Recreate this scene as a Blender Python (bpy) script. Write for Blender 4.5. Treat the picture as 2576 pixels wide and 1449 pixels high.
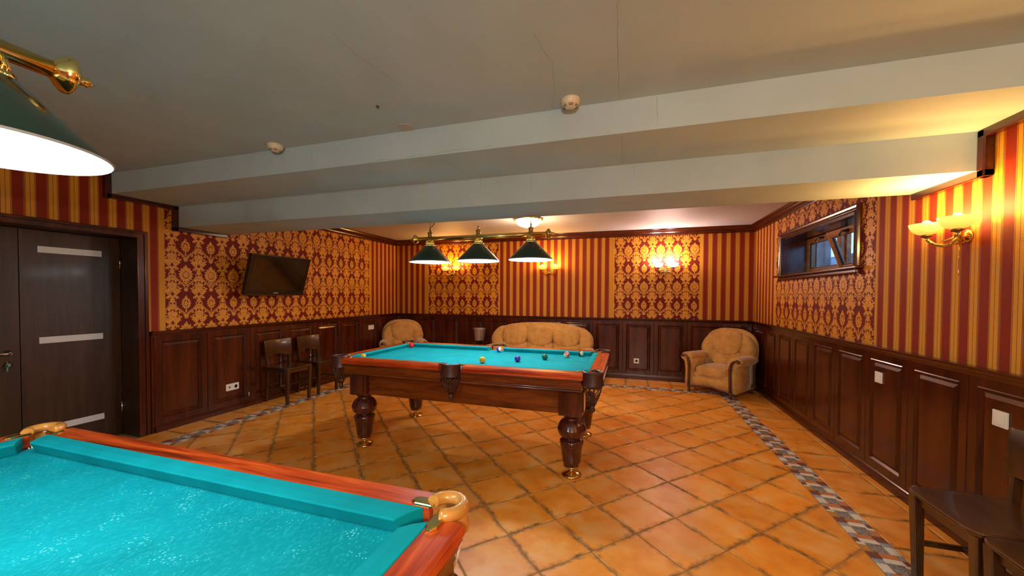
import bpy, bmesh, math, random
from math import sin, cos, pi, radians, sqrt
from mathutils import Vector, Matrix
random.seed(7)
C = bpy.context.scene.collection
for o in list(bpy.data.objects): bpy.data.objects.remove(o)

# ------------------------------------------------------------------ camera
cam_d = bpy.data.cameras.new('camera'); cam = bpy.data.objects.new('camera', cam_d); C.objects.link(cam)
R_ = Vector((0.9546, 0.2980, 0.0049)); U_ = Vector((-0.0108, 0.0183, 0.9998)); F_ = Vector((-0.2978, 0.9544, -0.0207))
M = Matrix((R_, U_, -F_)).transposed().to_4x4(); M.translation = Vector((0, 0, 1.38))
cam.matrix_world = M
cam_d.sensor_width = 36; cam_d.lens = 946.84 / 2576 * 36
cam_d.shift_x = 0.0008; cam_d.shift_y = 0.0143; cam_d.clip_start = 0.02
bpy.context.scene.camera = cam

# ------------------------------------------------------------------ world, exposure
sc = bpy.context.scene
sc.view_settings.view_transform = 'Standard'; sc.view_settings.look = 'None'
sc.view_settings.gamma = 1; sc.view_settings.use_curve_mapping = False
sc.view_settings.exposure = 0.56
w = bpy.data.worlds.new('world'); sc.world = w; w.use_nodes = True
w.node_tree.nodes['Background'].inputs[0].default_value = (0.30, 0.56, 1.0, 1)
w.node_tree.nodes['Background'].inputs[1].default_value = 2.2

# room measures (metres)
D, L, R = 6.543, -4.471, 1.824
YF = -3.6                      # wall behind the camera
ZN, ZR = 2.45, 2.46            # ceiling near / rear
B1Y, B2Y, B2E = 2.17, 2.695, 3.20
B1Z, B2Z = 2.27, 2.06
RAIL = 1.002
PW = dict(shade=11.5, dome=27, globe_fill=440, warm=9, white=12)   # lamp powers in watts

def lamp(name, loc, power, col, rad=0.03, parent=None):
    d = bpy.data.lights.new(name, 'POINT'); d.energy = power; d.color = col; d.shadow_soft_size = rad
    o = bpy.data.objects.new(name, d); C.objects.link(o); o.location = loc
    if parent: o.parent = parent
    return o

# ------------------------------------------------------------------ materials
MATS = {}
def nt(name):
    m = bpy.data.materials.new(name); m.use_nodes = True
    t = m.node_tree; b = t.nodes['Principled BSDF']; MATS[name] = m
    return m, t, b
def N(t, typ, **kw):
    n = t.nodes.new(typ)
    for k, v in kw.items():
        if k.startswith('i_'):
            key = k[2:]; key = int(key) if key.isdigit() else key.replace('_', ' ')
            n.inputs[key].default_value = v
        else: setattr(n, k, v)
    return n
def lk(t, a, b): t.links.new(a, b)
def math_(t, op, a, b=None, c=None):
    n = t.nodes.new('ShaderNodeMath'); n.operation = op
    for i, v in enumerate((a, b, c)):
        if v is None: continue
        if isinstance(v, (int, float)): n.inputs[i].default_value = v
        else: t.links.new(v, n.inputs[i])
    return n.outputs[0]
def ramp(t, fac, stops, interp='LINEAR'):
    n = t.nodes.new('ShaderNodeValToRGB'); cr = n.color_ramp; cr.interpolation = interp
    while len(cr.elements) > 1: cr.elements.remove(cr.elements[-1])
    for i, (p, col) in enumerate(stops):
        e = cr.elements[0] if i == 0 else cr.elements.new(p)
        e.position = p; e.color = (*col, 1) if len(col) == 3 else col
    t.links.new(fac, n.inputs[0]); return n.outputs[0]
def mixc(t, fac, a, b):
    n = t.nodes.new('ShaderNodeMix'); n.data_type = 'RGBA'
    for s, v in ((n.inputs[0], fac), (n.inputs[6], a), (n.inputs[7], b)):
        if isinstance(v, (int, float)): s.default_value = v
        elif isinstance(v, tuple): s.default_value = (*v, 1) if len(v) == 3 else v
        else: t.links.new(v, s)
    return n.outputs[2]
def plain(name, col, rough=0.5, metal=0.0, coat=0.0, emit=None, es=0.0, spec=None, trans=0.0, sheen=0.0, noise=0.0, nscale=20, bump=0.0):
    m, t, b = nt(name)
    b.inputs['Base Color'].default_value = (*col, 1); b.inputs['Roughness'].default_value = rough
    b.inputs['Metallic'].default_value = metal; b.inputs['Coat Weight'].default_value = coat
    b.inputs['Coat Roughness'].default_value = 0.08
    b.inputs['Transmission Weight'].default_value = trans; b.inputs['Sheen Weight'].default_value = sheen
    if spec is not None: b.inputs['Specular IOR Level'].default_value = spec
    if emit: b.inputs['Emission Color'].default_value = (*emit, 1); b.inputs['Emission Strength'].default_value = es
    if noise or bump:
        tc = N(t, 'ShaderNodeTexCoord'); n = N(t, 'ShaderNodeTexNoise'); n.inputs['Scale'].default_value = nscale; n.inputs['Detail'].default_value = 5
        lk(t, tc.outputs['Object'], n.inputs['Vector'])
        if noise:
            a = tuple(c * (1 - noise) for c in col); bb = tuple(min(1, c * (1 + noise)) for c in col)
            lk(t, ramp(t, n.outputs[0], [(0.3, a), (0.7, bb)]), b.inputs['Base Color'])
        if bump:
            bp = N(t, 'ShaderNodeBump'); bp.inputs['Strength'].default_value = bump; bp.inputs['Distance'].default_value = 0.01
            lk(t, n.outputs[0], bp.inputs['Height']); lk(t, bp.outputs[0], b.inputs['Normal'])
    return m
def wood(name, dark, mid, light, scale=(1, 1, 1), rough=0.24, coat=0.25, freq=9.0):
    """stretched-grain wood; scale is small along the grain"""
    m, t, b = nt(name)
    tc = N(t, 'ShaderNodeTexCoord'); mp = N(t, 'ShaderNodeMapping'); mp.inputs['Scale'].default_value = scale
    lk(t, tc.outputs['Object'], mp.inputs['Vector'])
    n1 = N(t, 'ShaderNodeTexNoise'); n1.inputs['Scale'].default_value = freq; n1.inputs['Detail'].default_value = 6; n1.inputs['Distortion'].default_value = 0.8
    n2 = N(t, 'ShaderNodeTexNoise'); n2.inputs['Scale'].default_value = freq * 5; n2.inputs['Detail'].default_value = 3
    lk(t, mp.outputs[0], n1.inputs['Vector']); lk(t, mp.outputs[0], n2.inputs['Vector'])
    f = math_(t, 'ADD', math_(t, 'MULTIPLY', n1.outputs[0], 0.72), math_(t, 'MULTIPLY', n2.outputs[0], 0.28))
    lk(t, ramp(t, f, [(0.34, dark), (0.5, mid), (0.66, light)]), b.inputs['Base Color'])
    b.inputs['Roughness'].default_value = rough; b.inputs['Coat Weight'].default_value = coat; b.inputs['Coat Roughness'].default_value = 0.12
    bp = N(t, 'ShaderNodeBump'); bp.inputs['Strength'].default_value = 0.05; bp.inputs['Distance'].default_value = 0.002
    lk(t, f, bp.inputs['Height']); lk(t, bp.outputs[0], b.inputs['Normal'])
    return m

DK, MD, LT = (0.026, 0.003, 0.0008), (0.056, 0.007, 0.001), (0.090, 0.013, 0.0015)
wood('mahogany_z', DK, MD, LT, (1, 1, 0.12))
wood('mahogany_x', DK, MD, LT, (0.12, 1, 1))
wood('mahogany_y', DK, MD, LT, (1, 0.12, 1))
wood('table_side', (0.055, 0.009, 0.001), (0.15, 0.030, 0.003), (0.26, 0.065, 0.007), (0.1, 1, 1), rough=0.3, freq=20)
wood('table_leg', (0.03, 0.006, 0.004), (0.075, 0.013, 0.008), (0.12, 0.024, 0.012), (1, 1, 0.2), rough=0.15, coat=0.8)
wood('rail_x', (0.10, 0.008, 0.002), (0.46, 0.045, 0.005), (0.74, 0.13, 0.014), (0.07, 1, 1), rough=0.32, coat=0.15, freq=24)
wood('rail_y', (0.10, 0.008, 0.002), (0.46, 0.045, 0.005), (0.74, 0.13, 0.014), (1, 0.07, 1), rough=0.32, coat=0.15, freq=24)
wood('chair_wood', (0.026, 0.008, 0.002), (0.058, 0.019, 0.004), (0.092, 0.033, 0.007), (0.3, 1, 0.3), rough=0.3, coat=0.3)
wood('door_wood', (0.022, 0.009, 0.003), (0.036, 0.016, 0.006), (0.052, 0.024, 0.009), (1, 1, 0.08), rough=0.42, coat=0.05, freq=18)
wood('window_wood', (0.16, 0.05, 0.012), (0.34, 0.125, 0.018), (0.44, 0.18, 0.03), (1, 0.1, 1), rough=0.3)
wood('carved_wood', (0.035, 0.008, 0.004), (0.085, 0.02, 0.01), (0.14, 0.04, 0.02), (1, 1, 0.3), rough=0.15, coat=0.7)
plain('plaster', (0.47, 0.60, 0.66), 0.75, noise=0.05, nscale=3, bump=0.05)  # white plaster tinted blue-grey; tint stands in for turquoise bounce off the cloth
plain('plaster_rear', (0.50, 0.48, 0.47), 0.6, noise=0.02, nscale=2)
plain('crack', (0.22, 0.20, 0.18), 0.9, noise=0.1)
plain('brass', (0.80, 0.61, 0.22), 0.13, 1.0, noise=0.06, nscale=8)
plain('old_brass', (0.45, 0.33, 0.13), 0.28, 1.0, noise=0.15, nscale=15)
plain('bronze', (0.30, 0.20, 0.09), 0.3, 0.9, noise=0.15, nscale=15)
plain('shade_green', (0.006, 0.035, 0.022), 0.22, 0.0, coat=0.7, noise=0.1, nscale=6)
plain('shade_white', (0.42, 0.44, 0.48), 0.35, noise=0.02)
plain('bulb', (1, 1, 1), 0.3, emit=(0.9, 0.96, 1.0), es=12)
plain('bulb_warm', (1, 1, 1), 0.3, emit=(1.0, 0.86, 0.55), es=14)
plain('leather_dark', (0.055, 0.018, 0.014), 0.38, coat=0.25, noise=0.2, nscale=30, bump=0.1)
plain('leather_inner', (0.75, 0.24, 0.05), 0.5, noise=0.1, nscale=20)
plain('leather_tan', (0.62, 0.27, 0.05), 0.3, coat=0.5, noise=0.15, nscale=12)
plain('net_brown', (0.07, 0.03, 0.018), 0.5, noise=0.3, nscale=60)
plain('net_white', (0.8, 0.72, 0.72), 0.7, noise=0.15, nscale=80)
plain('black_plastic', (0.006, 0.006, 0.006), 0.25, noise=0.1)
plain('screen', (0.008, 0.005, 0.003), 0.09, spec=0.6, noise=0.1, nscale=1)
plain('bezel_edge', (0.05, 0.03, 0.02), 0.3, noise=0.1)
plain('logo_white', (0.75, 0.75, 0.78), 0.4, noise=0.02)
plain('plastic_cream', (0.78, 0.70, 0.52), 0.35, noise=0.03)
plain('plastic_white', (0.82, 0.79, 0.70), 0.35, noise=0.03)
plain('plastic_grey', (0.05, 0.05, 0.05), 0.5, noise=0.05)
plain('steel', (0.50, 0.48, 0.52), 0.3, 0.75, noise=0.08, nscale=40)
plain('chrome', (0.75, 0.70, 0.62), 0.2, 1.0, noise=0.05)
plain('frosted', (0.62, 0.64, 0.66), 0.35, noise=0.03)
plain('grout', (0.36, 0.22, 0.10), 0.85, noise=0.25, nscale=8)
plain('outside_wall', (0.30, 0.36, 0.42), 0.9, noise=0.3, nscale=5, bump=0.3)
plain('outside_post', (0.32, 0.27, 0.25), 0.8, noise=0.3, nscale=7)
plain('leaf', (0.05, 0.10, 0.06), 0.6, noise=0.4, nscale=9)
plain('rubber', (0.02, 0.02, 0.02), 0.6, noise=0.1)
plain('key_green', (0.08, 0.35, 0.2), 0.4, noise=0.1)

def glass_mat():
    m, t, b = nt('glass')
    b.inputs['Base Color'].default_value = (0.85, 0.92, 1, 1); b.inputs['Roughness'].default_value = 0.02
    b.inputs['Transmission Weight'].default_value = 1.0; b.inputs['IOR'].default_value = 1.45
    n = N(t, 'ShaderNodeTexNoise'); n.inputs['Scale'].default_value = 6
    lk(t, ramp(t, n.outputs[0], [(0.4, (0.01,) * 3), (0.8, (0.05,) * 3)]), b.inputs['Roughness'])
glass_mat()
def lit_glass(name, top, low, s_top, s_low, z0, z1, rim=(0.9, 0.55, 0.12)):
    """frosted glass lit from the inside: it gives off light, more near the bulb"""
    m, t, b = nt(name)
    tc = N(t, 'ShaderNodeTexCoord'); sp = N(t, 'ShaderNodeSeparateXYZ'); lk(t, tc.outputs['Object'], sp.inputs[0])
    f = N(t, 'ShaderNodeMapRange'); f.inputs[1].default_value = z0; f.inputs[2].default_value = z1
    lk(t, sp.outputs[2], f.inputs[0])
    lk(t, mixc(t, f.outputs[0], low, top), b.inputs['Emission Color'])
    lk(t, math_(t, 'ADD', math_(t, 'MULTIPLY', f.outputs[0], s_top - s_low), s_low), b.inputs['Emission Strength'])
    b.inputs['Base Color'].default_value = (*rim, 1); b.inputs['Roughness'].default_value = 0.3
lit_glass('bowl_amber', (1.0, 0.62, 0.13), (0.95, 0.48, 0.06), 1.15, 0.75, 0.0, 0.07)
lit_glass('bowl_white', (1.0, 0.97, 0.92), (1.0, 0.93, 0.85), 3.0, 1.2, 0.0, 0.07, (0.9, 0.9, 0.88))
lit_glass('dome_glass', (1.0, 0.95, 0.85), (1.0, 0.98, 0.95), 1.6, 2.2, -0.13, 0.0, (0.95, 0.92, 0.85))

def felt(name, speck):
    m, t, b = nt(name)
    tc = N(t, 'ShaderNodeTexCoord')
    n = N(t, 'ShaderNodeTexNoise'); n.inputs['Scale'].default_value = 7; n.inputs['Detail'].default_value = 7
    lk(t, tc.outputs['Object'], n.inputs['Vector'])
    col = ramp(t, n.outputs[0], [(0.3, (0.0, 0.265, 0.30)), (0.7, (0.0, 0.335, 0.375))])
    if speck:
        mp = N(t, 'ShaderNodeMapping'); mp.inputs['Rotation'].default_value = (0, 0, 0.5); mp.inputs['Scale'].default_value = (70, 130, 1)
        lk(t, tc.outputs['Object'], mp.inputs['Vector'])
        n2 = N(t, 'ShaderNodeTexNoise'); n2.inputs['Scale'].default_value = 1.0; n2.inputs['Detail'].default_value = 4
        lk(t, mp.outputs[0], n2.inputs['Vector'])
        col = mixc(t, ramp(t, n2.outputs[0], [(0.5, (0,) * 3), (0.72, (0.55,) * 3)]), col, (0.016, 0.44, 0.48))
        v = N(t, 'ShaderNodeTexVoronoi'); v.inputs['Scale'].default_value = 1.0
        mp2 = N(t, 'ShaderNodeMapping'); mp2.inputs['Rotation'].default_value = (0, 0, 0.5); mp2.inputs['Scale'].default_value = (95, 135, 1)
        lk(t, tc.outputs['Object'], mp2.inputs['Vector']); lk(t, mp2.outputs[0], v.inputs['Vector'])
        n3 = N(t, 'ShaderNodeTexNoise'); n3.inputs['Scale'].default_value = 14
        lk(t, tc.outputs['Object'], n3.inputs['Vector'])
        lim = math_(t, 'MULTIPLY', math_(t, 'SUBTRACT', n3.outputs[0], 0.42), 1.1)
        col = mixc(t, math_(t, 'LESS_THAN', v.outputs['Distance'], lim), col, (0.12, 0.60, 0.64))
    lk(t, col, b.inputs['Base Color']); b.inputs['Roughness'].default_value = 0.85
    b.inputs['Specular IOR Level'].default_value = 0.12
felt('felt', False); felt('felt_fluff', True)

def fabric_mat():
    m, t, b = nt('suede')
    tc = N(t, 'ShaderNodeTexCoord')
    n = N(t, 'ShaderNodeTexNoise'); n.inputs['Scale'].default_value = 7; n.inputs['Detail'].default_value = 8; n.inputs['Roughness'].default_value = 0.7
    lk(t, tc.outputs['Object'], n.inputs['Vector'])
    lk(t, ramp(t, n.outputs[0], [(0.3, (0.44, 0.20, 0.04)), (0.55, (0.62, 0.32, 0.08)), (0.75, (0.70, 0.41, 0.13))]), b.inputs['Base Color'])
    b.inputs['Roughness'].default_value = 0.8; b.inputs['Sheen Weight'].default_value = 0.4; b.inputs['Sheen Roughness'].default_value = 0.4
    n2 = N(t, 'ShaderNodeTexNoise'); n2.inputs['Scale'].default_value = 60
    lk(t, tc.outputs['Object'], n2.inputs['Vector'])
    bp = N(t, 'ShaderNodeBump'); bp.inputs['Strength'].default_value = 0.25; bp.inputs['Distance'].default_value = 0.004
    lk(t, n2.outputs[0], bp.inputs['Height']); lk(t, bp.outputs[0], b.inputs['Normal'])
fabric_mat()

GOLD = (0.68, 0.31, 0.035); GOLD2 = (0.55, 0.20, 0.018); RED = (0.25, 0.022, 0.006); DLN = (0.09, 0.03, 0.012)
def wallpaper(name, axis, phase, period, zones):
    """vertical stripes; inside the zones the damask's red ground with a plain gold strip at its edge"""
    m, t, b = nt(name)
    g = N(t, 'ShaderNodeNewGeometry'); sp = N(t, 'ShaderNodeSeparateXYZ'); lk(t, g.outputs['Position'], sp.inputs[0])
    c = sp.outputs[axis]
    u = math_(t, 'FRACT', math_(t, 'DIVIDE', math_(t, 'SUBTRACT', c, phase), period))
    col = ramp(t, u, [(0, RED), (0.44, (0.45, 0.12, 0.03)), (0.465, DLN), (0.49, GOLD2), (0.52, DLN), (0.54, GOLD), (0.715, DLN), (0.735, GOLD),
                      (0.92, DLN), (0.94, GOLD2), (0.965, (0.45, 0.12, 0.03)), (0.985, DLN)], 'CONSTANT')
    n = N(t, 'ShaderNodeTexNoise'); n.inputs['Scale'].default_value = 1; n.inputs['Detail'].default_value = 3
    mp = N(t, 'ShaderNodeMapping'); mp.inputs['Scale'].default_value = (60, 60, 420)
    lk(t, g.outputs['Position'], mp.inputs['Vector']); lk(t, mp.outputs[0], n.inputs['Vector'])
    for a, bb in zones:
        ins = math_(t, 'MULTIPLY', math_(t, 'GREATER_THAN', c, a), math_(t, 'LESS_THAN', c, bb))
        ins2 = math_(t, 'MULTIPLY', math_(t, 'GREATER_THAN', c, a + 0.03), math_(t, 'LESS_THAN', c, bb - 0.03))
        col = mixc(t, ins, col, GOLD); col = mixc(t, ins2, col, (0.17, 0.012, 0.008))
    mul = N(t, 'ShaderNodeMix', data_type='RGBA', blend_type='MULTIPLY'); mul.inputs[0].default_value = 1
    lk(t, col, mul.inputs[6]); lk(t, ramp(t, n.outputs[0], [(0.3, (0.86,) * 3), (0.7, (1.0,) * 3)]), mul.inputs[7])
    lk(t, mul.outputs[2], b.inputs['Base Color']); b.inputs['Roughness'].default_value = 0.6; b.inputs['Specular IOR Level'].default_value = 0.2
    bp = N(t, 'ShaderNodeBump'); bp.inputs['Strength'].default_value = 0.15; bp.inputs['Distance'].default_value = 0.001
    lk(t, n.outputs[0], bp.inputs['Height']); lk(t, bp.outputs[0], b.inputs['Normal'])
ZL = [(2.56, 5.758)]; ZB = [(-3.762, -2.259), (-0.262, 1.09)]; ZRt = [(3.60, 5.728)]
wallpaper('paper_left', 1, 2.35, 0.123, ZL)
wallpaper('paper_back', 0, 1.243, 0.125, ZB)
wallpaper('paper_right', 1, 3.16, 0.1245, ZRt)
plain('damask_gold', (0.66, 0.27, 0.015), 0.5, noise=0.5, nscale=120, spec=0.5)

def tile_mat():
    m, t, b = nt('terracotta')
    at = N(t, 'ShaderNodeAttribute'); at.attribute_name = 'tpos'
    oi = N(t, 'ShaderNodeObjectInfo'); g = N(t, 'ShaderNodeNewGeometry')
    off = N(t, 'ShaderNodeVectorMath', operation='ADD'); sc_ = N(t, 'ShaderNodeVectorMath', operation='SCALE')
    lk(t, at.outputs['Vector'], off.inputs[0])
    cmb = N(t, 'ShaderNodeCombineXYZ'); r50 = math_(t, 'MULTIPLY', oi.outputs['Random'], 50.0)
    lk(t, r50, cmb.inputs[0]); lk(t, r50, cmb.inputs[1]); lk(t, r50, cmb.inputs[2])
    lk(t, cmb.outputs[0], off.inputs[1])
    mp = N(t, 'ShaderNodeMapping'); mp.inputs['Scale'].default_value = (1, 1, 1); lk(t, off.outputs[0], mp.inputs['Vector'])
    n1 = N(t, 'ShaderNodeTexNoise'); n1.inputs['Scale'].default_value = 6.5; n1.inputs['Detail'].default_value = 5
    n2 = N(t, 'ShaderNodeTexNoise'); n2.inputs['Scale'].default_value = 28; n2.inputs['Detail'].default_value = 6; n2.inputs['Roughness'].default_value = 0.7
    lk(t, mp.outputs[0], n1.inputs['Vector']); lk(t, mp.outputs[0], n2.inputs['Vector'])
    base = ramp(t, n1.outputs[0], [(0.28, (0.80, 0.25, 0.018)), (0.5, (0.92, 0.36, 0.04)), (0.72, (0.93, 0.50, 0.16))])
    sp = N(t, 'ShaderNodeSeparateXYZ'); lk(t, at.outputs['Vector'], sp.inputs[0])
    e = math_(t, 'DIVIDE', math_(t, 'MAXIMUM', math_(t, 'ABSOLUTE', sp.outputs[0]), math_(t, 'ABSOLUTE', sp.outputs[1])), 0.163)
    # worn dark glaze: broken blotches hugging the arris
    k = math_(t, 'ADD', e, math_(t, 'MULTIPLY', math_(t, 'SUBTRACT', n2.outputs[0], 0.5), 0.45))
    edge = ramp(t, k, [(0.84, (0,) * 3), (1.0, (1,) * 3)])
    n3 = N(t, 'ShaderNodeTexNoise'); n3.inputs['Scale'].default_value = 9; lk(t, mp.outputs[0], n3.inputs['Vector'])
    patch = ramp(t, n3.outputs[0], [(0.40, (0.12,) * 3), (0.62, (0.85,) * 3)])
    col = mixc(t, math_(t, 'MULTIPLY', edge, patch), base, (0.10, 0.04, 0.015))
    hv = N(t, 'ShaderNodeHueSaturation'); lk(t, col, hv.inputs['Color'])
    lk(t, math_(t, 'ADD', math_(t, 'MULTIPLY', oi.outputs['Random'], 0.16), 0.94), hv.inputs['Value'])
    lk(t, hv.outputs[0], b.inputs['Base Color'])
    lk(t, ramp(t, n2.outputs[0], [(0.3, (0.3,) * 3), (0.7, (0.42,) * 3)]), b.inputs['Roughness'])
    bp = N(t, 'ShaderNodeBump'); bp.inputs['Strength'].default_value = 0.25; bp.inputs['Distance'].default_value = 0.004
    lk(t, n1.outputs[0], bp.inputs['Height']); lk(t, bp.outputs[0], b.inputs['Normal'])
tile_mat()
for nm, c1 in (('mos_cream', (0.82, 0.76, 0.66)), ('mos_terracotta', (0.62, 0.22, 0.07)), ('mos_brown', (0.22, 0.07, 0.045)), ('mos_amber', (0.6, 0.27, 0.05))):
    plain(nm, c1, 0.35, noise=0.15, nscale=60)
def ornate(name, a, bcol, sc2):
    m, t, b = nt(name); tc = N(t, 'ShaderNodeTexCoord')
    v = N(t, 'ShaderNodeTexNoise'); v.inputs['Scale'].default_value = sc2; v.inputs['Detail'].default_value = 2; v.inputs['Distortion'].default_value = 3
    lk(t, tc.outputs['Object'], v.inputs['Vector'])
    lk(t, ramp(t, v.outputs[0], [(0.40, a), (0.47, bcol), (0.53, a), (0.6, bcol)]), b.inputs['Base Color']); b.inputs['Roughness'].default_value = 0.35
ornate('mos_leafy', (0.06, 0.065, 0.075), (0.50, 0.46, 0.42), 45)
ornate('mos_blue', (0.12, 0.16, 0.27), (0.62, 0.60, 0.62), 60)
def ball_mat(name, col, stripe=None, dot=False):
    m, t, b = nt(name); tc = N(t, 'ShaderNodeTexCoord'); sp = N(t, 'ShaderNodeSeparateXYZ'); lk(t, tc.outputs['Object'], sp.inputs[0])
    n = N(t, 'ShaderNodeTexNoise'); n.inputs['Scale'].default_value = 30
    lk(t, tc.outputs['Object'], n.inputs['Vector'])
    c = mixc(t, math_(t, 'MULTIPLY', n.outputs[0], 0.12), col, tuple(x * 0.6 for x in col))
    if stripe: c = mixc(t, math_(t, 'LESS_THAN', math_(t, 'ABSOLUTE', sp.outputs[2]), 0.0145), c, stripe)
    if dot:
        d = math_(t, 'SQRT', math_(t, 'ADD', math_(t, 'POWER', sp.outputs[0], 2), math_(t, 'POWER', sp.outputs[2], 2)))
        front = math_(t, 'LESS_THAN', sp.outputs[1], 0)
        c = mixc(t, math_(t, 'MULTIPLY', math_(t, 'LESS_THAN', d, 0.009), front), c, (0.8, 0.75, 0.62))
        num = math_(t, 'MULTIPLY', math_(t, 'LESS_THAN', math_(t, 'ABSOLUTE', sp.outputs[2]), 0.005),
                    math_(t, 'LESS_THAN', math_(t, 'ABSOLUTE', math_(t, 'SUBTRACT', math_(t, 'ABSOLUTE', sp.outputs[0]), 0.0025)), 0.0009))
        c = mixc(t, math_(t, 'MULTIPLY', num, front), c, (0.01, 0.01, 0.01))
    lk(t, c, b.inputs['Base Color']); b.inputs['Roughness'].default_value = 0.12; b.inputs['Coat Weight'].default_value = 0.6
ball_mat('ball_yellow', (0.85, 0.36, 0.01)); ball_mat('ball_red', (0.8, 0.005, 0.015)); ball_mat('ball_purple', (0.05, 0.02, 0.35))
ball_mat('ball_green', (0.0, 0.10, 0.075)); ball_mat('ball_blue_stripe', (0.78, 0.72, 0.5), (0.01, 0.03, 0.45))
ball_mat('ball_red_stripe', (0.78, 0.66, 0.42), (0.6, 0.008, 0.02), True); ball_mat('ball_green_stripe', (0.75, 0.72, 0.48), (0.0, 0.04, 0.035))

# ------------------------------------------------------------------ mesh helpers
class MB:
    def __init__(s): s.v = []; s.f = []; s.sm = []
    def add(s, vs, fs, smooth=False):
        o = len(s.v); s.v += [tuple(x) for x in vs]
        s.f += [tuple(i + o for i in f) for f in fs]; s.sm += [smooth] * len(fs); return s
    def box(s, x0, x1, y0, y1, z0, z1):
        return s.add([(x0, y0, z0), (x1, y0, z0), (x1, y1, z0), (x0, y1, z0), (x0, y0, z1), (x1, y0, z1), (x1, y1, z1), (x0, y1, z1)],
                     [(0, 3, 2, 1), (4, 5, 6, 7), (0, 1, 5, 4), (1, 2, 6, 5), (2, 3, 7, 6), (3, 0, 4, 7)])
    def hexa(s, b, t):
        """b, t: 4 bottom and 4 top corners in the same order (counter-clockwise from above)"""
        return s.add(list(b) + list(t), [(0, 3, 2, 1), (4, 5, 6, 7), (0, 1, 5, 4), (1, 2, 6, 5), (2, 3, 7, 6), (3, 0, 4, 7)])
    def rings(s, rs, closed=True, caps=True, smooth=True):
        n = len(rs[0]); vs = [p for r in rs for p in r]; fs = []
        for i in range(len(rs) - 1):
            for j in range(n if closed else n - 1):
                k = (j + 1) % n
                fs.append((i * n + j, i * n + k, (i + 1) * n + k, (i + 1) * n + j))
        s.add(vs, fs, smooth)
        if caps and closed:
            o = len(s.v) - len(vs)
            s.f.append(tuple(o + j for j in reversed(range(n)))); s.f.append(tuple(o + (len(rs) - 1) * n + j for j in range(n))); s.sm += [False, False]
        return s
    def lathe(s, prof, c=(0, 0, 0), seg=24, axis='z', smooth=True, a0=0, a1=2 * pi, caps=True):
        full = abs(a1 - a0 - 2 * pi) < 1e-6; rs = []
        for r, z in prof:
            ring = []
            for k in range(seg if full else seg + 1):
                a = a0 + (a1 - a0) * k / seg
                x, y = r * cos(a), r * sin(a)
                p = (x, y, z) if axis == 'z' else ((z, x, y) if axis == 'x' else (y, z, x))
                ring.append((c[0] + p[0], c[1] + p[1], c[2] + p[2]))
            rs.append(ring)
        return s.rings(rs, closed=full, caps=caps and full, smooth=smooth)
    def tube(s, pts, r, seg=8, smooth=True, caps=True, flat=1.0):
        pts = [Vector(p) for p in pts]; rs = []
        T0 = (pts[1] - pts[0]).normalized(); ref = Vector((0, 0, 1)) if abs(T0.z) < 0.9 else Vector((1, 0, 0))
        nrm = (ref - T0 * ref.dot(T0)).normalized()
        for i, p in enumerate(pts):
            T = (pts[min(i + 1, len(pts) - 1)] - pts[max(i - 1, 0)]).normalized()
            nrm = (nrm - T * nrm.dot(T)).normalized(); bn = T.cross(nrm)
            rr = r[i] if isinstance(r, (list, tuple)) else r
            rs.append([tuple(p + nrm * rr * cos(2 * pi * k / seg) + bn * rr * flat * sin(2 * pi * k / seg)) for k in range(seg)])
        return s.rings(rs, True, caps, smooth)
    def sphere(s, c, r, seg=16, rg=10, sz=1.0):
        return s.lathe([(max(1e-4, r * sin(pi * i / rg)), -r * sz * cos(pi * i / rg)) for i in range(rg + 1)], c, seg)
    def extrude(s, poly, a, b, smooth=False):
        """poly: list of points (Vector offsets), swept from a to b"""
        a, b = Vector(a), Vector(b)
        return s.rings([[tuple(a + Vector(p)) for p in poly], [tuple(b + Vector(p)) for p in poly]], True, True, smooth)
    def rbox(s, c, h, k=4, n=8, fn=None):
        """rounded cushion: superellipsoid with half sizes h"""
        for ax in range(3):
            for sg in (-1, 1):
                vs, fs = [], []
                for i in range(n + 1):
                    for j in range(n + 1):
                        a, b = 2 * i / n - 1, 2 * j / n - 1
                        a, b = sin(a * pi / 2) * 0.4 + a * 0.6, sin(b * pi / 2) * 0.4 + b * 0.6
                        p = [0, 0, 0]; p[ax] = sg; p[(ax + 1) % 3] = a; p[(ax + 2) % 3] = b
                        q = (abs(p[0]) ** k + abs(p[1]) ** k + abs(p[2]) ** k) ** (1 / k)
                        v = Vector((p[0] / q * h[0], p[1] / q * h[1], p[2] / q * h[2]))
                        if fn: v = Vector(fn(v))
                        vs.append((v.x + c[0], v.y + c[1], v.z + c[2]))
                for i in range(n):
                    for j in range(n):
                        q4 = (i * (n + 1) + j, (i + 1) * (n + 1) + j, (i + 1) * (n + 1) + j + 1, i * (n + 1) + j + 1)
                        fs.append(q4 if sg > 0 else q4[::-1])
                s.add(vs, fs, True)
        return s
    def xf(s, m, i0=0):
        for i in range(i0, len(s.v)): s.v[i] = tuple(m @ Vector(s.v[i]))
        return s
    def mesh(s, name, mat, weld=False):
        me = bpy.data.meshes.new(name); me.from_pydata(s.v, [], s.f)
        me.polygons.foreach_set('use_smooth', s.sm)
        if weld:
            bm = bmesh.new(); bm.from_mesh(me); bmesh.ops.remove_doubles(bm, verts=bm.verts, dist=1e-5); bm.to_mesh(me); bm.free()
        me.materials.append(MATS[mat]); return me
    def build(s, name, mat, parent=None, bevel=0, loc=None, weld=False, **props):
        o = bpy.data.objects.new(name, s.mesh(name, mat, weld)); C.objects.link(o)
        if parent: o.parent = parent
        if loc: o.location = loc
        if bevel:
            b = o.modifiers.new('bevel', 'BEVEL'); b.width = bevel; b.segments = 2; b.limit_method = 'ANGLE'; b.angle_limit = radians(40)
        for k, v in props.items(): o[k] = v
        return o
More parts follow.
